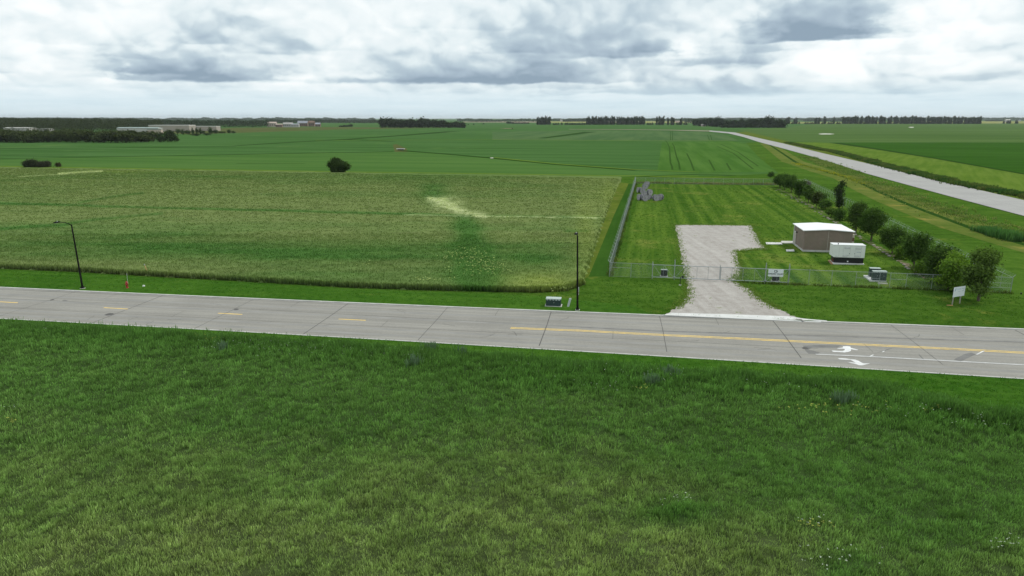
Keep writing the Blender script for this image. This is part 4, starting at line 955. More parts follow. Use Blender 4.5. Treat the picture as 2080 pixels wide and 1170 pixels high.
for xx in (.62, 1.2, 2.18, 2.92, 3.75):
    MB().box(xx - .008, -.048, .95, xx + .008, -.0405, GH - .1).build('door_seam', M['gengrey'], enc)
for (lx, lz) in ((1.35, 2.25), (2.98, 2.2), (1.25, 1.02), (2.9, 1.0)):
    m = MB(); m.box(lx, -.056, lz, lx + .78, -.042, lz + .24); m.build('louvre', M['gengrey'], enc)
    for k in range(4): pass
    m = MB()
    for k in range(4): m.quad8([(lx + .02, -.09, lz + .02 + k * .055), (lx + .76, -.09, lz + .02 + k * .055), (lx + .76, -.0565, lz + .045 + k * .055), (lx + .02, -.0565, lz + .045 + k * .055), (lx + .02, -.085, lz + .028 + k * .055), (lx + .76, -.085, lz + .028 + k * .055), (lx + .76, -.0565, lz + .052 + k * .055), (lx + .02, -.0565, lz + .052 + k * .055)])
    m.build('louvre_blades', M['genwhite'], enc)
for xx in (2.08, 2.82): MB().box(xx, -.075, 1.45, xx + .07, -.0415, 1.55).build('latch', M['black'], enc)
MB().box(3.1, -.047, 1.72, 3.75, -.0415, 1.80).build('warning_label', paint('label_grey', (.34, .38, .45), .6), enc)
MB().box(.1, -.047, 1.0, .45, -.0415, 1.05).build('warning_label', M['gengrey'], enc)
MB().lathe([(.07, GH + .05), (.07, GH + .2), (.09, GH + .22), (.02, GH + .26)], (.45, .3, 0), 10).build('exhaust_cap', M['black'], enc)
tag(MB().prism(W([(1683.2, 528.4), (1689.3, 535.0), (1755.6, 536.2), (1747.0, 529.2)], .3), .1, .295).build('generator_pad', M['concrete_new']), 'concrete pad under the white generator', 'concrete slab')
o = MB().prism(W([(1682.0, 528.3), (1688.6, 535.4), (1691.8, 535.4), (1686.0, 528.3)], .3), .12, .31).build('sill_board', paint('rusty_wood', (.33, .19, .10), .8)); tag(o, 'rusty orange board along the left edge of the generator pad', 'board')

# ================================================================== FENCE
def mesh_mat():
    m = bpy.data.materials.new('chain_link'); m.use_nodes = True; T = NT(m.node_tree); T.n.clear()
    uv = T.add('ShaderNodeUVMap'); sp = T.add('ShaderNodeSeparateXYZ'); T.l.new(uv.outputs[0], sp.inputs[0])
    a = T.math('FRACT', T.math('MULTIPLY', T.math('ADD', sp.outputs[0], sp.outputs[1]), 1 / .07)); c = T.math('FRACT', T.math('MULTIPLY', T.math('SUBTRACT', sp.outputs[0], sp.outputs[1]), 1 / .07))
    w = T.math('MAXIMUM', T.math('LESS_THAN', a, .06), T.math('LESS_THAN', c, .06))
    p = T.add('ShaderNodeBsdfPrincipled'); p.inputs['Base Color'].default_value = (.34, .38, .38, 1); p.inputs['Roughness'].default_value = .5; p.inputs['Metallic'].default_value = .3
    t = T.add('ShaderNodeBsdfTransparent'); mx = T.add('ShaderNodeMixShader'); T.l.new(w, mx.inputs[0]); T.l.new(t.outputs[0], mx.inputs[1]); T.l.new(p.outputs[0], mx.inputs[2])
    o = T.add('ShaderNodeOutputMaterial'); T.l.new(mx.outputs[0], o.inputs[0]); return m
M['link'] = mesh_mat()
def panel(name, p, q, z0, z1, parent=None):
    L = math.hypot(q[0] - p[0], q[1] - p[1]); me = bpy.data.meshes.new(name)
    me.from_pydata([(p[0], p[1], z0), (q[0], q[1], z0), (q[0], q[1], z1), (p[0], p[1], z1)], [], [(0, 1, 2, 3)])
    u = me.uv_layers.new(name='UVMap')
    for l, c in zip(u.data, ((0, z0), (L, z0), (L, z1), (0, z1))): l.uv = c
    me.update(); return link(name, me, M['link'], parent)
FH = 2.02
def fence(P, Q, step, label, arm=0, xs=None, tens=()):
    """local x runs P -> Q; arm = outward side of the barbed wire arms (+1 left of the direction, -1 right)"""
    P, Q = A(P), A(Q); d = Q - P; L = float(np.linalg.norm(d)); a = math.atan2(d[1], d[0])
    e = empty('chain_link_fence', (P[0], P[1], .15), a, label, 'fence', 'chain link fences round the yard')
    n = max(1, round(L / step)); xs = xs if xs is not None else [L * i / n for i in range(n + 1)]
    proto = None
    for i, x in enumerate(xs):
        endp = i in (0, len(xs) - 1); r = .045 if endp else .032
        m = MB(); m.tube([(0, 0, -.1), (0, 0, FH + .05)], r, 8)
        if arm: m.tube([(0, 0, FH + .05), (0, arm * .28, FH + .36)], r * .7, 6)
        if proto is None or endp:
            o = m.build('post', M['galv'], e)
            if not endp or proto is None: proto = o if not endp else None
        else: o = proto.copy(); col.objects.link(o)
        o.location = (x, 0, 0)
    MB().tube([(0, 0, FH), (L, 0, FH)], .026, 6).build('top_rail', M['galv'], e)
    for (ta, tb, tz) in tens: MB().tube([(ta, 0, tz), (tb, 0, tz)], .022, 6).build('brace_rail', M['galv'], e)
    MB().tube([(0, 0, .06), (L, 0, .06)], .008, 5).build('tension_wire', M['galv'], e)
    if arm:
        for k in (1, 2, 3):
            f = k / 3; MB().tube([(0, arm * .28 * f, FH + .05 + .31 * f), (L, arm * .28 * f, FH + .05 + .31 * f)], .006, 4).build('barbed_wire', M['galv'], e)
    panel('chain_link_mesh', (0, 0), (L, 0), .02, FH, e)
    return e
def onf(px): # place on the front fence line under picture column px
    P = FL; d = FR - FL; best = min((abs(proj(*(P + d * t), .15)[0] - px), t) for t in np.linspace(0, 1, 4001))[1]; return P + d * best
gl, gr_ = onf(1324.5), onf(1600.5)
La = np.linalg.norm(gl - FL)
fence(FL, gl, 3, 'front chain link fence left of the gate', 0, [0, La / 2, La], [(0, La / 2, 1.35)])
Lb = np.linalg.norm(FR - gr_); fx = [float(np.linalg.norm(onf(p) - gr_)) for p in (1600.5, 1642, 1688, 1737, 1784.6, 1806, 1839, 1891, 1940, 1990)] + [Lb]
fence(gr_, FR, 3, 'long front chain link fence right of the gate', 0, fx, [(fx[3], fx[4], 1.2), (fx[5], fx[6], 1.2), (fx[9], fx[10], 1.25), (fx[9], fx[10], .65)])
fence(FL, BL, 2.9, 'left side chain link fence with barbed wire arms along the crop', 1)
fence(BL, BR, 3.2, 'back chain link fence far behind the lawn', 0)
fence(FR, BR, 3.0, 'right side chain link fence behind the row of trees', -1)
# cantilever gates
def gate(P, Q, label, uprights, braces, mirror):
    d = Q - P; L = float(np.linalg.norm(d)); e = empty('sliding_gate', (P[0] - V_[0] * -.12, P[1] - V_[1] * -.12, .15), UA, label, 'gate', 'sliding gate leaves across the driveway')
    e.location = (P[0] - V_[0] * .14, P[1] - V_[1] * .14, .15)
    m = MB(); m.tube([(0, 0, .22), (L, 0, .22)], .05, 6); m.tube([(0, 0, 1.98), (L, 0, 1.98)], .045, 6); m.tube([(0, 0, .22), (0, 0, 2.0)], .05, 6); m.tube([(L, 0, .22), (L, 0, 2.25)], .05, 6); m.build('gate_frame', M['galv'], e)
    for u in uprights: MB().tube([(L * u, 0, .22), (L * u, 0, 1.98)], .022, 6).build('upright', M['galv'], e)
    for (a, b) in braces: MB().tube([(L * a, 0, 1.95), (L * b, 0, .25)], .02, 6).build('brace', M['galv'], e)
    panel('chain_link_mesh', (0, .02), (L, .02), .26, 1.95, e)
mid = onf(1461.5)
gate(gl, mid - U * .06, 'left sliding gate leaf, half of it across the gravel', (.165, .33, .505, .665, .83), ((.01, .15), (.17, .32), (.49, .34)), 0)
gate(mid + U * .06, gr_, 'right sliding gate leaf that carries the white company sign', (.165, .33, .5, .665, .83), ((.50, .645), (.83, .67), (.99, .84)), 1)
for px, h, lab in ((1324.5, 2.35, 'leftmost tall steel gate post'), (1369.2, 2.75, 'tall double gate post left of the driveway by the keypad'), (1553.6, 2.75, 'tall double gate post at the left edge of the company sign'), (1600.5, 2.75, 'tall gate post right of the company sign')):
    p = onf(px) + V_ * .02; e = empty('gate_post', (p[0], p[1], .15), UA, lab, 'gate post', 'gate posts')
    m = MB(); m.tube([(0, 0, -.1), (0, 0, h)], .06, 8); m.build('post', M['galv'], e); MB().tube([(0, -.27, -.1), (0, -.27, h - .25)], .05, 8).build('guide_post', M['galv'], e)
    for z in (.3, 1.9): MB().box(-.09, -.33, z, .09, .06, z + .12).build('roller_bracket', M['galv'], e)
# ---- lettering
def text_mesh(s, size, mat, name, parent, loc, rot, align='CENTER', bold=.0, space=1.0):
    c = bpy.data.curves.new(name, 'FONT'); c.body = s; c.size = size; c.align_x = align; c.extrude = .004; c.offset = bold; c.space_character = space
    t = bpy.data.objects.new('tmp_text', c); col.objects.link(t); dg = bpy.context.evaluated_depsgraph_get(); dg.update()
    me = bpy.data.meshes.new_from_object(t.evaluated_get(dg)); bpy.data.objects.remove(t); o = link(name, me, mat, parent); o.location = loc; o.rotation_euler = rot; return o
M['ink'] = paint('dark_ink', (.03, .04, .06), .6); M['redink'] = paint('red_ink', (.38, .10, .10), .6); M['blueink'] = paint('blue_ink', (.12, .25, .45), .6); M['signwhite'] = paint('sign_white', (.78, .80, .82), .5, var=.02)
sc_ = onf(1573.2) - V_ * .24; e = empty('company_sign', (sc_[0], sc_[1], .15), UA, 'white sign with a G emblem and GARDEN VALLEY lettering on the gate', 'sign')
SW, SZ0, SZ1 = 1.95, .98, 1.98
MB().box(-SW / 2, -.015, SZ0, SW / 2, .015, SZ1).build('board', M['signwhite'], e)
text_mesh('GARDEN VALLEY', .25, M['ink'], 'lettering', e, (0, -.018, 1.27), (math.pi / 2, 0, 0), bold=.010, space=1.02)
text_mesh('TECHNOLOGIES', .10, M['redink'], 'lettering', e, (0, -.018, 1.10), (math.pi / 2, 0, 0), space=1.7)
gm = MB()
def bar(a, b, w):
    a, b = A(a), A(b); d = (b - a) / np.linalg.norm(b - a); n_ = A([-d[1], d[0]]) * w / 2; q = [a - n_, b - n_, b + n_, a + n_]
    gm.quad8([(p[0], -.016, p[1]) for p in q] + [(p[0], -.022, p[1]) for p in q])
cz = 1.70; ww = .065
bar((.20, cz + .13), (-.19, cz + .13), ww); bar((-.19, cz + .16), (-.19, cz - .05), ww); bar((-.20, cz - .04), (-.08, cz - .16), ww); bar((-.09, cz - .15), (.09, cz - .15), ww); bar((.08, cz - .16), (.20, cz - .05), ww); bar((.19, cz - .07), (.19, cz + .04), ww); bar((.22, cz + .02), (.0, cz + .02), ww)
gm.build('emblem', M['ink'], e)
pa_, pb_ = at(1934, 619, .13), at(1949, 616.6, .13); dd = pb_ - pa_; sa = math.atan2(dd[1], dd[0]); Ls = float(np.linalg.norm(dd))
e = empty('property_sign', (pa_[0], pa_[1], .13), sa, 'white billboard style sign on two wooden posts before the big tree', 'sign')
hb = height_to(pa_, 603.3) - .13; ht = hb + 1.22; M['postwood'] = paint('grey_wood_post', (.30, .28, .24), .85, var=.2, scale=6)
k_ = Ls * 23 / 15.0; o_ = Ls * 2.2 / 15
for x in (0, Ls): MB().box(x - .05, -.05, -.1, x + .05, .05, ht - .1).build('post', M['postwood'], e)
MB().box(-o_ - .02, -.075, hb, k_ - o_, -.053, ht).build('board', M['signwhite'], e)
m = MB()
for (a, b, z, h) in ((.70, .97, .93, .055), (.80, .93, .80, .035), (.72, .93, .62, .055), (.42, .50, .60, .04), (.52, .56, .60, .04)):
    m.box(-o_ + k_ * a, -.079, hb + z, -o_ + k_ * b, -.0755, hb + z + h)
m.build('printed_lines', paint('grey_print', (.36, .40, .46), .6), e)
m = MB()
for (a, b, z, h) in ((.22, .62, .86, .16),): m.box(-o_ + k_ * a, -.079, hb + z, -o_ + k_ * b, -.0755, hb + z + h)
m.build('printed_lines', paint('pale_print', (.60, .65, .73), .6), e)
m = MB(); m.quad8([(-o_ + k_ * .08, -.0755, hb + .72), (-o_ + k_ * .12, -.0755, hb + .72), (-o_ + k_ * .12, -.079, hb + .72), (-o_ + k_ * .08, -.079, hb + .72), (-o_ + k_ * .15, -.0755, hb + 1.08), (-o_ + k_ * .19, -.0755, hb + 1.08), (-o_ + k_ * .19, -.079, hb + 1.08), (-o_ + k_ * .15, -.079, hb + 1.08)])
m.build('emblem', M['blueink'], e)
b = at3(1929.5, 620.5); o = MB().box(-.35, -.05, -.02, .35, .08, .06).build('wood_offcut', M['orange'], bevel=.01); o.location = b; tag(o, 'short reddish board lying in the grass below the white billboard sign', 'board')
b = at3(2074, 597.5); e = empty('ground_stub', b, 0, 'small black stub in the grass right of the fence corner', 'pipe stub'); MB().lathe([(.09, -.02), (.09, .18), (.05, .22)], sides=10).build('pipe', M['black'], e)
# ---- culvert in the far field
b = at(813.5, 305.5); sc2 = depth_at(b) / FOC; e = empty('culvert', (b[0], b[1], 0), 0, 'pale concrete culvert headwall in a dip of the far green field', 'culvert')
w2 = 8.5 * sc2; hh = 3.4 * sc2
m = MB(); m.box(-w2, 0, hh * .75, w2, 1.6, hh * 1.1); m.build('headwall', M['concrete_new'], e)
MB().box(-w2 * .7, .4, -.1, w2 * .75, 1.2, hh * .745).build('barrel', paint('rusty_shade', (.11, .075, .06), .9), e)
sheet('culvert_dip', W([(798, 294), (806, 293), (826, 302), (828, 309), (802, 309)]), .07, M['scrub'])

# ================================================================== TREES
def crown_np(ells, ncl, nleaf, lsz, cl_r, c_lo, c_hi, seed, droop=0., bot=.15):
    """leaf quads in clumps inside a union of ellipsoids (cx,cy,cz,rx,ry,rz); returns V,F,C"""
    rng = np.random.default_rng(seed); w = A([e[3] * e[4] * e[5] for e in ells]) ** .67; w = w / w.sum()
    ci = rng.choice(len(ells), ncl, p=w); d = rng.normal(size=(ncl, 3)); d /= np.linalg.norm(d, axis=1)[:, None]
    r = rng.uniform(.30, 1.0, ncl) ** .55 * rng.uniform(.82, 1.08, ncl); E = A(ells)[ci]
    cc = E[:, :3] + d * r[:, None] * E[:, 3:]
    tone = rng.uniform(0, 1, ncl); k = ncl * nleaf
    crep = np.repeat(cc, nleaf, 0); o = rng.normal(size=(k, 3)) * cl_r * [1, 1, .75] * np.repeat(rng.uniform(.6, 1.3, ncl), nleaf)[:, None]
    P = crep + o; P[:, 2] -= droop * rng.uniform(0, 1, k)
    P[:, 2] = np.maximum(P[:, 2], bot)
    nrm = rng.normal(size=(k, 3)) + [0, 0, .7] + .6 * np.repeat(d, nleaf, 0); nrm /= np.linalg.norm(nrm, axis=1)[:, None]
    t = np.cross(nrm, rng.normal(size=(k, 3))); t /= np.linalg.norm(t, axis=1)[:, None]; b = np.cross(nrm, t)
    s = lsz * rng.uniform(.55, 1.25, k)[:, None]
    V = np.stack([P - t * s, P - b * s * .6, P + t * s, P + b * s * .6], 1).reshape(-1, 3)
    F = np.arange(k * 4).reshape(k, 4)
    f = np.clip(np.repeat(tone, nleaf) * .7 + rng.uniform(-.1, .4, k), 0, 1)[:, None]
    C = A(c_lo) * (1 - f) + A(c_hi) * f
    return V, F, np.repeat(C, 4, 0)
def trunk_mb(h, r, crown0, seed, limbs=6, spread=1.2, lean=0.):
    rng = random.Random(seed); m = MB(); pts = [(lean * (z / h) + rng.uniform(-.04, .04) * h * .2, rng.uniform(-.04, .04) * h * .2, z) for z in (0, h * .25, h * .5, h * .75, h)]
    pts[0] = (0, 0, -.15); m.tube(pts, [r * 1.25, r, r * .8, r * .5, r * .2], 8)
    for i in range(limbs):
        z0 = crown0 + (h - crown0) * rng.uniform(0, .7); a = rng.uniform(0, 6.28); L = spread * rng.uniform(.6, 1.)
        m.tube([(lean * z0 / h, 0, z0), (math.cos(a) * L * .5, math.sin(a) * L * .5, z0 + L * .45), (math.cos(a) * L, math.sin(a) * L, z0 + L * .75)], [r * .4, r * .25, r * .08], 5)
    return m
GD_, GH_ = (.026, .056, .014), (.105, .180, .042)
def tree(kind, loc, H, Wd, seed, label, group, style='round', lo=GD_, hi=GH_, dens=1., cat='tree', leaf=.17, bare=.22):
    rx = Wd / 2; e = empty(kind, loc, random.Random(seed).uniform(0, .4), label, cat, group); rng = random.Random(seed * 7 + 1)
    cz = H * (bare + 1) / 2; rz = H * (1 - bare) / 2
    if style == 'round':
        ells = [(0, 0, cz, rx * .70, rx * .70, rz * .88)]
        for i in range(9):
            a = rng.uniform(0, 6.28); q = rng.uniform(-.6, .75); ells.append((math.cos(a) * rx * .62, math.sin(a) * rx * .62, cz + q * rz * .85, rx * .40, rx * .40, rz * .27))
    elif style == 'oval':
        ells = [(0, 0, cz, rx * .8, rx * .8, rz)]
        for i in range(6): a = rng.uniform(0, 6.28); ells.append((math.cos(a) * rx * .55, math.sin(a) * rx * .55, cz + rng.uniform(-.8, .7) * rz, rx * .4, rx * .4, rz * .3))
    elif style == 'loose':
        ells = [(0, 0, cz, rx * .55, rx * .55, rz * .8)]
        for i in range(11): a = rng.uniform(0, 6.28); q = rng.uniform(-.85, .95); k = .75 - .35 * abs(q); ells.append((math.cos(a) * rx * k, math.sin(a) * rx * k, cz + q * rz * .85, rx * .30, rx * .30, rz * .2))
    elif style == 'bush':
        ells = [(0, 0, H * .38, rx * .78, rx * .7, H * .40)]
        for i in range(12): a = rng.uniform(0, 6.28); k = rng.uniform(.3, .7); ells.append((math.cos(a) * rx * k, math.sin(a) * rx * k, H * rng.uniform(.15, .82 - .25 * k), rx * rng.uniform(.2, .36), rx * .3, H * rng.uniform(.12, .2)))
    elif style == 'column':
        ells = [(rng.uniform(-.12, .12) * rx, rng.uniform(-.1, .1) * rx, H * (bare + (1 - bare) * (i + .5) / 6), rx * (.62 - .05 * i + rng.uniform(-.1, .1)), rx * .55, H * (1 - bare) / 9) for i in range(6)]
        ells += [(-rx * 1.25, -.1, H * .70, rx * .45, rx * .25, H * .035), (-rx * .9, .1, H * .66, rx * .4, rx * .3, H * .05), (-rx * .8, 0, H * .5, rx * .35, rx * .3, H * .03)]
    vol = rx * rx * rz * 4.2; ncl = int(max(40, 26 * vol ** .72) * dens); nl = 16
    V, F, C = crown_np(ells, ncl, nl, leaf, leaf * 2.2, lo, hi, seed)
    trunk_mb(H * .8, max(.05, H * .022), H * bare, seed, 7, rx * .7).build('trunk', M['bark'], e)
    link('crown', np_mesh('crown', V, F, C), M['leaf'], e); return e
YG = 'trees in the row along the right fence'
trees = [ # px, base y, top y, width px, style, label, lo, hi
 (1565.5, 364, 349.5, 9, 'round', 'small lone sapling behind the back fence, left of the tree row', GD_, GH_),
 (1584, 381, 351, 25, 'round', 'dark round tree farthest back in the row along the right fence', GD_, GH_),
 (1594, 385, 352, 20, 'oval', 'slim dark tree squeezed between the two farthest trees of the row', GD_, GH_),
 (1607, 391, 355, 27, 'round', 'third tree from the back of the row with bare soil at its left foot', GD_, GH_),
 (1622.5, 402, 366, 22, 'round', 'dense bright edged tree touching the ground, fourth from the back of the row', GD_, (.07, .125, .028)),
 (1642, 412, 376, 24, 'round', 'dark tree with a short trunk just before the gap showing the fence', GD_, GH_),
 (1657.5, 423, 388.5, 18, 'oval', 'small brownish green tree on a thin bare trunk in the back half of the row', (.03, .045, .014), (.075, .10, .03)),
 (1672, 407, 393, 11, 'round', 'little bush right behind the thin trunked tree, close to the fence', GD_, GH_),
 (1675.5, 426, 406, 22, 'round', 'low round bush tree between the thin trunked tree and the tall ragged tree', GD_, GH_),
 (1704, 423.5, 367.5, 17, 'column', 'tall narrow ragged tree with branches sticking out to the left', (.022, .038, .018), (.06, .09, .035)),
 (1688, 442, 425, 17, 'loose', 'thin sparse sapling left of the first large tree', GD_, (.08, .13, .03)),
 (1706, 448, 425, 23, 'round', 'low dark bush at the foot of the tall ragged tree', GD_, GH_),
 (1737, 475, 407, 39, 'oval', 'large dark tree behind the right corner of the building roof', (.026, .05, .014), (.095, .15, .036)),
 (1769, 490, 419, 50, 'round', 'large round dark tree directly behind the white generator', GD_, (.090, .158, .034)),
 (1812, 516, 449, 47, 'round', 'broad dark tree right of the generator, first of the near trees', GD_, (.098, .165, .036)),
 (1855, 545, 468, 52, 'round', 'dark tree with glossy top and stones round its foot, behind the green cabinets', GD_, (.10, .175, .038)),
 (1903, 577, 492, 72, 'oval', 'wide dark tree standing inside the fence behind the light green tree', (.022, .048, .012), (.085, .145, .034)),
 (1926, 590, 508, 70, 'loose', 'light green tree in front of the fence, left of the white billboard sign', (.07, .14, .02), (.23, .36, .055)),
 (1987, 611, 503, 74, 'loose', 'big open maple with a bare trunk right of the white billboard sign', (.042, .075, .015), (.15, .23, .055)),
]
for i, (px, by, ty, wp, st, lab, lo, hi) in enumerate(trees):
    p = at(px, by, .15); dz = depth_at(p) / FOC; H = height_to(p, ty) - .15
    tree('tree', (p[0], p[1], .12), H, wp * dz, 50 + i, lab, YG if i else None, st, lo, hi, .95 if wp > 30 else .9, leaf=.165 if wp > 30 else .19, bare={0: .3, 6: .28, 18: .12, 4: .04, 8: .1, 10: .3, 17: .02, 16: .03, 14: .06, 13: .1, 15: .1, 11: .02}.get(i, .1))
def bushes(items, group, cat='shrub', kind='shrub'):
    for i, (px, by, ty, wp, lab, lo, hi) in enumerate(items):
        p = at(px, by, .1); dz = depth_at(p) / FOC; H = height_to(p, ty)
        tree(kind, (p[0], p[1], .0), H, wp * dz * .93, 90 + i + int(px), lab, group, 'bush', lo, hi, 1.1, cat, leaf=.2 if wp < 20 else .24, bare=.0)
bushes([(1724, 449, 440, 14, 'pale green undergrowth shrub at the left foot of the first large tree', (.06, .12, .02), (.13, .22, .035)), (1829, 527, 490, 17, 'bright green shrub squeezed between two near trees right of the generator', (.05, .10, .015), (.12, .20, .03)),
        (1872, 560, 528, 20, 'bright green shrub behind the fence between the glossy topped tree and the wide dark tree', (.05, .10, .015), (.12, .20, .03)), (1697, 433, 427, 14, 'low yellow green shrub by the thin sparse sapling', (.07, .12, .02), (.16, .22, .04)),
        (1640, 376, 366, 9, 'reddish brown bush at the back end of the right fence', (.06, .04, .03), (.12, .09, .05))], 'shrubs filling gaps in the tree row')
bushes([(688.5, 351.5, 318, 45, 'big dark green bush standing alone at the edge of the grain field', (.016, .034, .010), (.070, .110, .030))], None)
bushes([(62, 339, 323, 31, 'wide greyish bush, first of the bushes at the far left field edge', (.025, .035, .02), (.07, .085, .045)), (91, 339, 326, 24, 'middle grey brown bush of the three at the far left field edge', (.03, .035, .025), (.08, .085, .055)), (118, 338.5, 329, 9, 'smallest reddish bush of the three at the far left field edge', (.035, .035, .02), (.08, .075, .035))], 'bushes at the far left field edge')
# stones and bare soil round the trees
M['stone'] = paint('field_stone', (.30, .27, .24), .9, var=.3, scale=2)
soil = ground_mat('bare_soil', (.16, .14, .08), (.27, .24, .19), c3=(.07, .15, .02), patch=.25, fine=2, finefac=.5, c3lo=.42, c3hi=.5)
strips('tree_bed', [(W([(1580, 384), (1607, 397), (1640, 414), (1660, 426), (1690, 446), (1735, 476), (1768, 494), (1812, 520), (1840, 536), (1868, 556), (1890, 570)], .13), 1.2, .205)], soil)
rs = random.Random(3); sm = MB()
for k in range(46):
    t = k / 45; q = [(1582, 387), (1640, 415), (1686, 446), (1745, 481), (1812, 521), (1872, 560)]; u = t * 5; i = min(4, int(u)); f = u - i
    p = at(q[i][0] + (q[i + 1][0] - q[i][0]) * f + rs.uniform(-7, 1), q[i][1] + (q[i + 1][1] - q[i][1]) * f + rs.uniform(-1, 1), .2); s = rs.uniform(.12, .34)
    sm.lathe([(s * .6, -.03), (s, s * .15), (s * .8, s * .5), (s * .3, s * .7)], (p[0], p[1], .17), 7)
tag(sm.build('stones', M['stone'], smooth=False), 'loose stones strewn along the bed of the tree row', kind='stuff')

# ---- distant trees: three prototypes a kind, copied
def far_proto(name, style, seed, lo, hi, lsz, H=10., Wd=8., n=70, nl=8, label='', group='', cat='tree'):
    rng = random.Random(seed); rx = Wd / 2
    if style == 'broad': ells = [(0, 0, H * .5, rx * .85, rx * .85, H * .45)] + [(math.cos(a) * rx * .5, math.sin(a) * rx * .5, H * rng.uniform(.25, .8), rx * .5, rx * .5, H * .2) for a in [rng.uniform(0, 6.28) for _ in range(6)]]
    elif style == 'spruce': ells = [(0, 0, H * (.1 + .85 * i / 6), rx * (1 - i / 7.) * .95, rx * (1 - i / 7.) * .95, H * .1) for i in range(7)]
    else: ells = [(rng.uniform(-.25, .25) * rx, rng.uniform(-.2, .2) * rx, H * (.25 + .7 * i / 5), rx * rng.uniform(.45, .85), rx * .7, H * .11) for i in range(6)] + [(0, 0, H * .15, rx * .7, rx * .7, H * .15)]
    V, F, C = crown_np(ells, n, nl, lsz, lsz * 1.3, lo, hi, seed, bot=0.)
    t = MB().tube([(0, 0, -.3), (0, 0, H * .85)], [H * .02, H * .006], 5); tv = A(t.v); tf = [f for f in t.f if len(f) == 4]
    F2 = np.vstack([F, A(tf) + len(V)]); V2 = np.vstack([V, tv]); C2 = np.vstack([C, np.tile(A([.04, .032, .025]), (len(tv), 1))])
    o = link(name, np_mesh(name, V2, F2, C2), M['leaf']); tag(o, label, cat, group); return o
class Kind:
    def __init__(s, name, style, n, lo, hi, lsz, label, group, H=10., Wd=8., cl=70, nl=8): s.a = (name, style, n, lo, hi, lsz, H, Wd, cl, nl); s.label = label; s.group = group; s.p = []; s.k = 0
    def put(s, px, by, ty, wp, label=None, rot=None):
        name, style, n, lo, hi, lsz, H, Wd, cl, nl = s.a
        if len(s.p) < n: o = far_proto(name, style, 300 + len(s.p) * 13 + len(name), lo, hi, lsz, H, Wd, cl, nl, s.label, s.group); s.p.append(o)
        else: o = s.p[s.k % n].copy(); col.objects.link(o)
        s.k += 1
        p = at(px, by); dz = depth_at(p) / FOC; h = height_to(p, ty); o.location = (p[0], p[1], 0); o.scale = (wp * dz / Wd, wp * dz / Wd, h / H)
        o.rotation_euler = (0, 0, random.uniform(0, 6.28) if rot is None else rot); o['label'] = label or s.label; o['group'] = s.group; o['category'] = 'tree'; return o
FD, FHi = (.014, .026, .012), (.048, .070, .028)
rnd = random.Random(77)
k = Kind('willow_tree', 'broad', 4, (.022, .034, .012), (.085, .105, .042), .75, 'low rounded willow in the dark belt at the left edge of the far field', 'willows in the left tree belt', Wd=11, cl=150, nl=12)
for row, (b0, t0) in enumerate(((286.5, 264), (289, 267))):
    x = -40 + row * 9
    while x < 312:
        top = t0 - (3.5 if 110 < x < 175 else 0) - (1.5 if 190 < x < 240 else 0) + (3 if x > 275 else 0) + rnd.uniform(-2.6, 3.4); k.put(x, b0 + rnd.uniform(-.8, .8) - (0 if x > 60 else .0), top, rnd.uniform(26, 38)); x += rnd.uniform(15, 22)
k2 = Kind('field_edge_tree', 'broad', 2, (.018, .032, .010), (.055, .080, .026), .6, 'bushy tree in the small dark clump at the right end of the willow belt', 'small clump after the willow belt', Wd=10, cl=120, nl=10)
for px, by, ty, w in ((332, 288, 266, 22), (345, 288.5, 263, 26), (355, 288, 270, 20), (325, 289, 275, 16)): k2.put(px, by, ty, w)
k3 = Kind('garden_tree', 'broad', 2, (.02, .04, .012), (.06, .10, .03), .8, 'small tree planted before the long beige warehouse', 'small trees before the beige warehouse', cl=60)
for px, by, ty, w in ((362, 273, 259, 9), (372, 273.5, 261, 10), (382, 274, 262, 11), (392, 274, 258, 6), (401, 273.5, 257, 6), (408, 273.5, 258, 6), (412, 272, 264, 10), (427, 273, 256, 9), (436, 272, 262, 12), (398, 276, 270, 18), (422, 275, 269, 16), (466, 271, 262, 9), (450, 271, 266, 14), (474, 271, 265, 8), (443, 262, 254, 7), (336, 264, 261, 9), (352, 266, 261, 7)): k3.put(px, by, ty, w)
k4 = Kind('grove_tree', 'broad', 3, FD, FHi, 1.0, 'dark tree in the compact grove in the middle of the far field', 'trees of the middle grove', cl=110)
x = 776
while x < 938:
    ty = 240.5 if x < 800 else (243.5 if x < 900 else 247) ; ty = 240 if 850 < x < 868 else ty; k4.put(x, 259.6 + rnd.uniform(-.5, .3), ty + rnd.uniform(-1.4, 3), rnd.uniform(10, 17)); x += rnd.uniform(5, 8)
k4.put(941, 260, 253, 8)
k5 = Kind('shelterbelt_tree', 'ragged', 4, FD, FHi, .95, 'tall ragged dark tree in the broken shelterbelt left of the farm grove', 'shelterbelt left of the farm grove', cl=80, Wd=6)
for a, b, st in ((1092, 1117, 3.2), (1192, 1250, 3.6), (1254, 1262, 3.8), (1266, 1289, 3.6), (1294, 1308, 3.8), (1334, 1350, 4.), (1357, 1362, 4), (1364, 1372, 4), (1383, 1387, 4)):
    x = a
    while x <= b: k5.put(x, 253.4 + (.6 if x > 1330 else 0), 238.4 + rnd.uniform(-.8, 3.0), rnd.uniform(3.8, 5.2)); x += rnd.uniform(.75, 1.35) * st
k6 = Kind('small_spruce', 'spruce', 2, FD, FHi, .8, 'small cone shaped spruce standing in the low row beneath the tall shelterbelt trees', 'small spruces in the shelterbelts', cl=50, Wd=7)
for x in [1125, 1129, 1134, 1141, 1149, 1153, 1158, 1162, 1166, 1170, 1174, 1178, 1183, 1187, 1255, 1316, 1320.5, 1325, 1375, 1379, 1390, 1394]: k6.put(x, 253.6, 248.6 + rnd.uniform(-.8, 1), rnd.uniform(4, 5.4))
k7 = Kind('farmyard_tree', 'broad', 4, FD, (.04, .065, .026), .95, 'dark tree in the farm grove where the highway meets the far treeline', 'trees of the farm grove', cl=110)
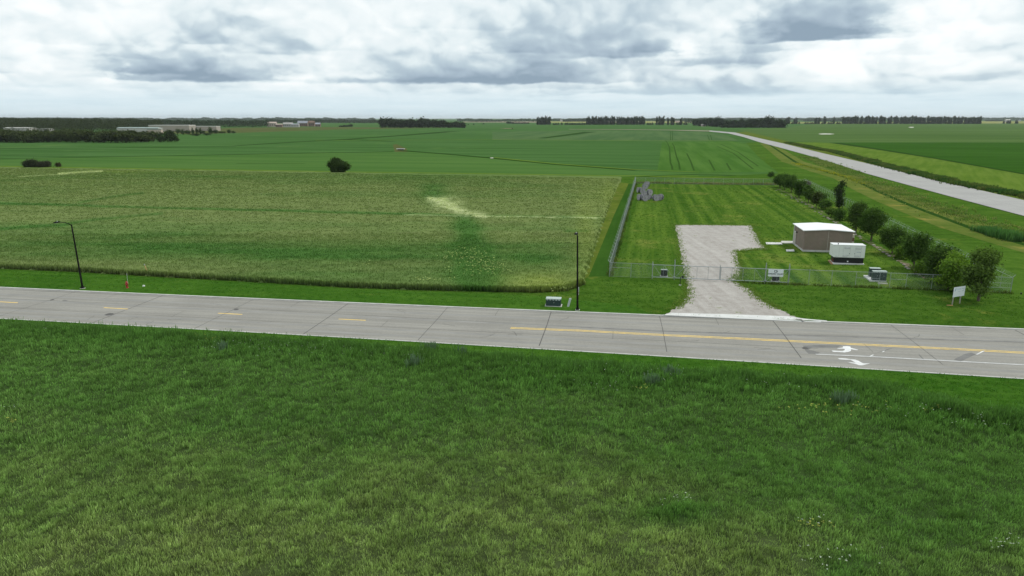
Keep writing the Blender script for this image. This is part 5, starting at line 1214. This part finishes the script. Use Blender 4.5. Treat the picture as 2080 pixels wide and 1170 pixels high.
for x in np.arange(1414, 1594, 5.2):
    ty = np.interp(x, [1414, 1430, 1455, 1465, 1480, 1505, 1540, 1565, 1575, 1593], [240, 242, 238.5, 238, 243, 241.5, 240, 236.8, 243, 243]); k7.put(float(x), np.interp(x, [1414, 1460, 1593], [255.5, 258, 259.5]) + rnd.uniform(-.6, .3), ty + rnd.uniform(-1.2, 3), rnd.uniform(8, 13))
for x in np.arange(1470, 1595, 9): k7.put(float(x), 259.6, 253.5 + rnd.uniform(-1, 1), 12)
k8 = Kind('windbreak_tree', 'ragged', 4, FD, FHi, .95, 'tall ragged dark tree in the long windbreak right of the farm grove', 'long windbreak right of the farm grove', cl=80, Wd=6)
for a, b, st in ((1598, 1605, 3.8), (1613, 1619, 3.6), (1657, 1667, 4.6), (1675, 1678, 4), (1693, 1697, 4), (1712, 1728, 4.2), (1732, 1741, 4), (1749, 1752, 4), (1758, 1768, 4), (1771, 1781, 4), (1786, 1797, 4), (1804, 1812, 4), (1816, 1824, 4), (1829, 1878, 3.9), (1884, 1932, 4.1), (1937, 1956, 4), (1960, 1993, 3.6)):
    x = a
    while x <= b: k8.put(x, 251.8, (238.0 if x > 1640 else 239.8) + rnd.uniform(-.8, 3.2), rnd.uniform(3.8, 5.4)); x += rnd.uniform(.75, 1.4) * st
k9 = Kind('low_spruce', 'spruce', 2, FD, FHi, .8, 'small dark spruce in the gaps of the long windbreak', 'low spruces of the windbreak', cl=50, Wd=7)
for x in [1609, 1623, 1636, 1641, 1646, 1650, 1654, 1662, 1670, 1683, 1688, 1701, 1705, 1745, 1755, 1799, 1881]: k9.put(x, 252, 247.2 + rnd.uniform(-.8, .8), rnd.uniform(4, 5.6))
k10 = Kind('farm_spruce', 'spruce', 2, FD, FHi, .8, 'dark spruce by the white shed at the far right edge of the treeline', 'spruces by the white shed', cl=60, Wd=7)
for x, w in ((2038.5, 4), (2045, 3), (2048, 4), (2051, 4), (2063, 4), (2066, 4)): k10.put(x, 251, 243 + rnd.uniform(-1, 1), w)
k11 = Kind('lone_field_tree', 'broad', 1, FD, FHi, .8, 'tiny dark tree dotted on the flat land right of the middle grove', 'dotted trees right of the middle grove', cl=40)
for x, by, ty, w in ((951, 254, 251.5, 3), (962, 253.5, 250.5, 4), (982, 252.5, 249.5, 5), (1041, 262, 259.4, 2.5)): k11.put(x, by, ty, w)
# ---- distant woods that read as one mass
def wood(name, segs, lab, lo, hi, dens=1., lsz_px=1.1, seed=1):
    """segs: (px0, px1, base row, top row left, top row right, rows deep)"""
    rng = np.random.default_rng(seed); Vs, Cs = [], []
    for (x0, x1, by, t0, t1, dpx) in segs:
        n = int((x1 - x0) * 7 * dens); 
        xs = rng.uniform(x0, x1, n); bys = by - rng.uniform(0, dpx, n)
        bump = (fbm(xs * .06, xs * 0, seed, 3) - .5) * 4.6 + (fbm(xs * .35, xs * 0, seed + 3, 2) - .5) * 2.6
        for x, b_, bu in zip(xs, bys, bump):
            p = at(x, b_); s = depth_at(p) / FOC; h = height_to(p, t0 + (t1 - t0) * (x - x0) / (x1 - x0) - bu)
            h = max(h, 2 * s) * rng.uniform(.75, 1.03); k = 9; tone = rng.uniform(0, 1); z = rng.uniform(0, 1, k) ** .6 * h; r_ = lsz_px * s * 1.6
            Q = np.stack([p[0] + rng.normal(0, r_, k), p[1] + rng.normal(0, r_ * 2, k), z], 1); nr = rng.normal(size=(k, 3)) + [0, -.4, .6]; nr /= np.linalg.norm(nr, axis=1)[:, None]
            t = np.cross(nr, rng.normal(size=(k, 3))); t /= np.linalg.norm(t, axis=1)[:, None]; b = np.cross(nr, t); ss = lsz_px * s * rng.uniform(.5, 1.2, (k, 1))
            Vs.append(np.stack([Q - t * ss, Q - b * ss * .7, Q + t * ss, Q + b * ss * .7], 1).reshape(-1, 3))
            f = np.clip(tone * .7 + rng.uniform(0, .4, (k, 1)), 0, 1); Cs.append(np.repeat(A(lo) * (1 - f) + A(hi) * f, 4, 0))
    V = np.vstack(Vs); C = np.vstack(Cs); o = link(name, np_mesh(name, V, np.arange(len(V)).reshape(-1, 4), C), M['leaf']); return tag(o, lab, kind='stuff')
wood('distant_wood', [(-60, 250, 268.5, 244, 247, 7), (-60, 330, 263.5, 240.5, 243, 5), (-60, 280, 257, 238.4, 241, 3)], 'broad dark wood behind the willow belt at far left', (.012, .020, .009), (.055, .068, .030), 1.2, 1.2, 3)
wood('distant_wood', [(240, 545, 259, 243.5, 243.5, 2.5), (545, 770, 250.5, 243, 243.5, 2)], 'dark wood behind the beige warehouse and the far houses', (.014, .025, .016), (.045, .062, .034), 1.1, 1.0, 5)
wood('far_treeline', [(-60, 760, 245.5, 239.2, 240.3, 1.2), (930, 1090, 248, 242, 241.5, 2.5), (1100, 1420, 246.5, 240.6, 240.6, 1.5), (1420, 2140, 245.2, 239.4, 239.0, 1.3)], 'hazy far treeline along the horizon', (.03, .05, .03), (.06, .085, .05), .55, 1.1, 7)
wood('far_treeline', [(1390, 1420, 250.5, 242, 242, 1.5), (1633, 1760, 247, 242, 242, 1), (690, 715, 258, 256, 255, 1), (2006, 2035, 246.5, 244.5, 244.5, .6), (1145, 1190, 247.5, 242.5, 242.5, .8), (1030, 1072, 251.5, 249, 248.5, .8), (976, 992, 247.4, 245, 245, .4)], 'small far tree clumps before the horizon', (.016, .028, .018), (.045, .062, .036), 1., .9, 9)

# ---- distant buildings
M['beige'] = paint('beige_wall', (.36, .32, .27), .8, var=.05, scale=.05); M['pgreen'] = paint('pale_green_roof', (.25, .31, .29), .7, var=.05, scale=.05); M['offwhite'] = paint('offwhite_wall', (.46, .43, .41), .8, var=.05, scale=.05)
M['greyroof'] = paint('grey_roof', (.30, .31, .35), .8, var=.1, scale=.1); M['brownwall'] = paint('brown_wall', (.20, .13, .10), .85, var=.15, scale=.1); M['tanwall'] = paint('tan_wall', (.45, .36, .31), .85, var=.1, scale=.1); M['dwin'] = paint('dark_window', (.03, .035, .045), .3)
M['whiteroof'] = paint('white_roof', (.58, .56, .53), .7, var=.03, scale=.05)
def far_building(name, px0, px1, by, ty, deep_px, wall, roof, label, cat='building', gable=0., group=None, wins=0, doors=0, roofrow=None, wincol=None):
    a, b = at(px0, by), at(px1, by); s = depth_at(a) / FOC; e = empty(name, (a[0], a[1], 0), 0, label, cat, group)
    Wd = b[0] - a[0]; H = height_to(a, ty); D = deep_px * s
    MB().box(0, 0, 0, Wd, D, H).build('wall', wall, e)
    t = .02 * H
    if gable:
        g = gable * s; m = MB(); q = .35 * s
        for y0, y1, z0, z1 in ((-q, D / 2, H, H + g), (D / 2, D + q, H + g, H)): m.quad8([(-q, y0, z0 + t), (Wd + q, y0, z0 + t), (Wd + q, y1, z1 + t), (-q, y1, z1 + t), (-q, y0, z0 + t * 4), (Wd + q, y0, z0 + t * 4), (Wd + q, y1, z1 + t * 4), (-q, y1, z1 + t * 4)])
        m.build('roof', roof, e); m = MB(); m.v = [(.01, 0, H), (.01, D, H), (.01, D / 2, H + g), (Wd - .01, 0, H), (Wd - .01, D, H), (Wd - .01, D / 2, H + g)]; m.f = [(0, 2, 1), (3, 4, 5)]; m.build('gable', wall, e)
    else: MB().box(-t, -t * 3, H + .01, Wd + t, D + t, H + t * 6).build('roof', roof, e)
    for i in range(wins):
        x = Wd * (i + .5) / wins; w = Wd / wins * .22; MB().box(x - w, -.12, H * .35, x + w, -.01, H * .72).build('window', M['dwin'], e)
    for i in range(doors):
        x = Wd * (.2 + .6 * i / max(1, doors)); MB().box(x, -.12, .02, x + .9 * s, -.01, H * .5).build('door', M['gengrey'], e)
    return e
far_building('warehouse', 238, 322, 271, 260.8, 20, M['offwhite'], M['pgreen'], 'long low warehouse wing with a pale green grey roof at the left end', wins=0, gable=1.6)
far_building('warehouse', 300, 328, 273, 263, 8, M['tanwall'], M['pgreen'], 'short warehouse block with a loading bay in front of the big beige hall', doors=2)
far_building('warehouse', 303, 385, 267, 255.4, 30, M['beige'], M['whiteroof'], 'big beige warehouse hall with a flat white roof edge', doors=1)
far_building('warehouse', 385, 440, 266, 257.2, 20, M['beige'], M['whiteroof'], 'lower beige warehouse wing at the right of the big hall', doors=2)
far_building('flat_roofed_building', 8, 60, 268, 260.2, 22, M['offwhite'], M['whiteroof'], 'white flat roof rising above the willow belt at far left', gable=1)
far_building('flat_roofed_building', 55, 100, 267, 261.4, 16, M['offwhite'], M['whiteroof'], 'second lower white roof behind the willow belt', wins=3)
hg = 'cluster of houses at the edge of the wood'
far_building('house', 542, 561, 257.6, 250.5, 8, M['tanwall'], M['tanwall'], 'tan house at the left end of the far house cluster', 'house', 2.5, hg, 4)
far_building('house', 560, 573, 258.6, 253.3, 6, M['brownwall'], M['tanwall'], 'low brown house second from the left in the far cluster', 'house', 1.5, hg, 3)
far_building('house', 575, 594, 258.3, 251.5, 8, M['offwhite'], M['offwhite'], 'tall white building in the middle of the far house cluster', 'house', 1.8, hg, 5)
far_building('house', 592, 607, 258.4, 253.0, 6, M['offwhite'], M['greyroof'], 'lower white building with a grey roof touching the tall white one', 'house', 1.5, hg, 4)
far_building('house', 604.5, 624.5, 256.8, 250.5, 8, M['brownwall'], M['greyroof'], 'large brown house under a broad blue grey roof', 'house', 4.6, hg, 5)
far_building('house', 627, 638.5, 257.0, 249.5, 7, M['brownwall'], M['brownwall'], 'reddish brown house with a steep roof right of the grey roofed one', 'house', 3.5, hg, 3)
far_building('house', 640.5, 650.5, 257.2, 252.5, 6, M['brownwall'], M['greyroof'], 'small grey roofed house at the right end of the cluster', 'house', 2.8, hg, 2)
far_building('shed', 652.5, 666, 241.9 + 1.6, 240.4, 3, M['offwhite'], M['whiteroof'], 'white silo shed glinting on the horizon above the house cluster', 'shed', 0)
far_building('shed', 1425, 1433.5, 256.6, 253.4, 5, M['tanwall'], M['offwhite'], 'small pale shed at the left front of the farm grove', 'shed', 1.2, None, 1)
far_building('shed', 1372, 1384, 249.0, 246.6, 4, M['tanwall'], M['tanwall'], 'pinkish barn seen through the gap in the shelterbelt', 'shed', .8)
far_building('shed', 2043, 2052, 248.5, 244.2, 4, M['offwhite'], M['whiteroof'], 'white shed between the spruces at the far right', 'shed', 1.4, None, 1)
far_building('shed', 2066, 2073, 246.2, 244.3, 3, M['offwhite'], M['greyroof'], 'pale shed beyond the spruces at the far right edge', 'shed', .8)
far_building('shed', 1138, 1144, 246.8, 244.2, 3, M['offwhite'], M['whiteroof'], 'tiny white farm building on the horizon left of the shelterbelt', 'shed', .8)

# ================================================================== AIR
hz = MB().box(-35000, -400, -1, 35000, 37000, 110).build('haze', None)
hz.data.materials.clear(); hm = bpy.data.materials.new('haze_air'); hm.use_nodes = True; T = NT(hm.node_tree); T.n.clear()
pv = T.add('ShaderNodeVolumePrincipled'); pv.inputs['Color'].default_value = (.90, .96, 1.0, 1); pv.inputs['Density'].default_value = 3.2e-5; pv.inputs['Anisotropy'].default_value = .2
o = T.add('ShaderNodeOutputMaterial'); T.l.new(pv.outputs[0], o.inputs['Volume']); hz.data.materials.append(hm); tag(hz, kind='stuff')
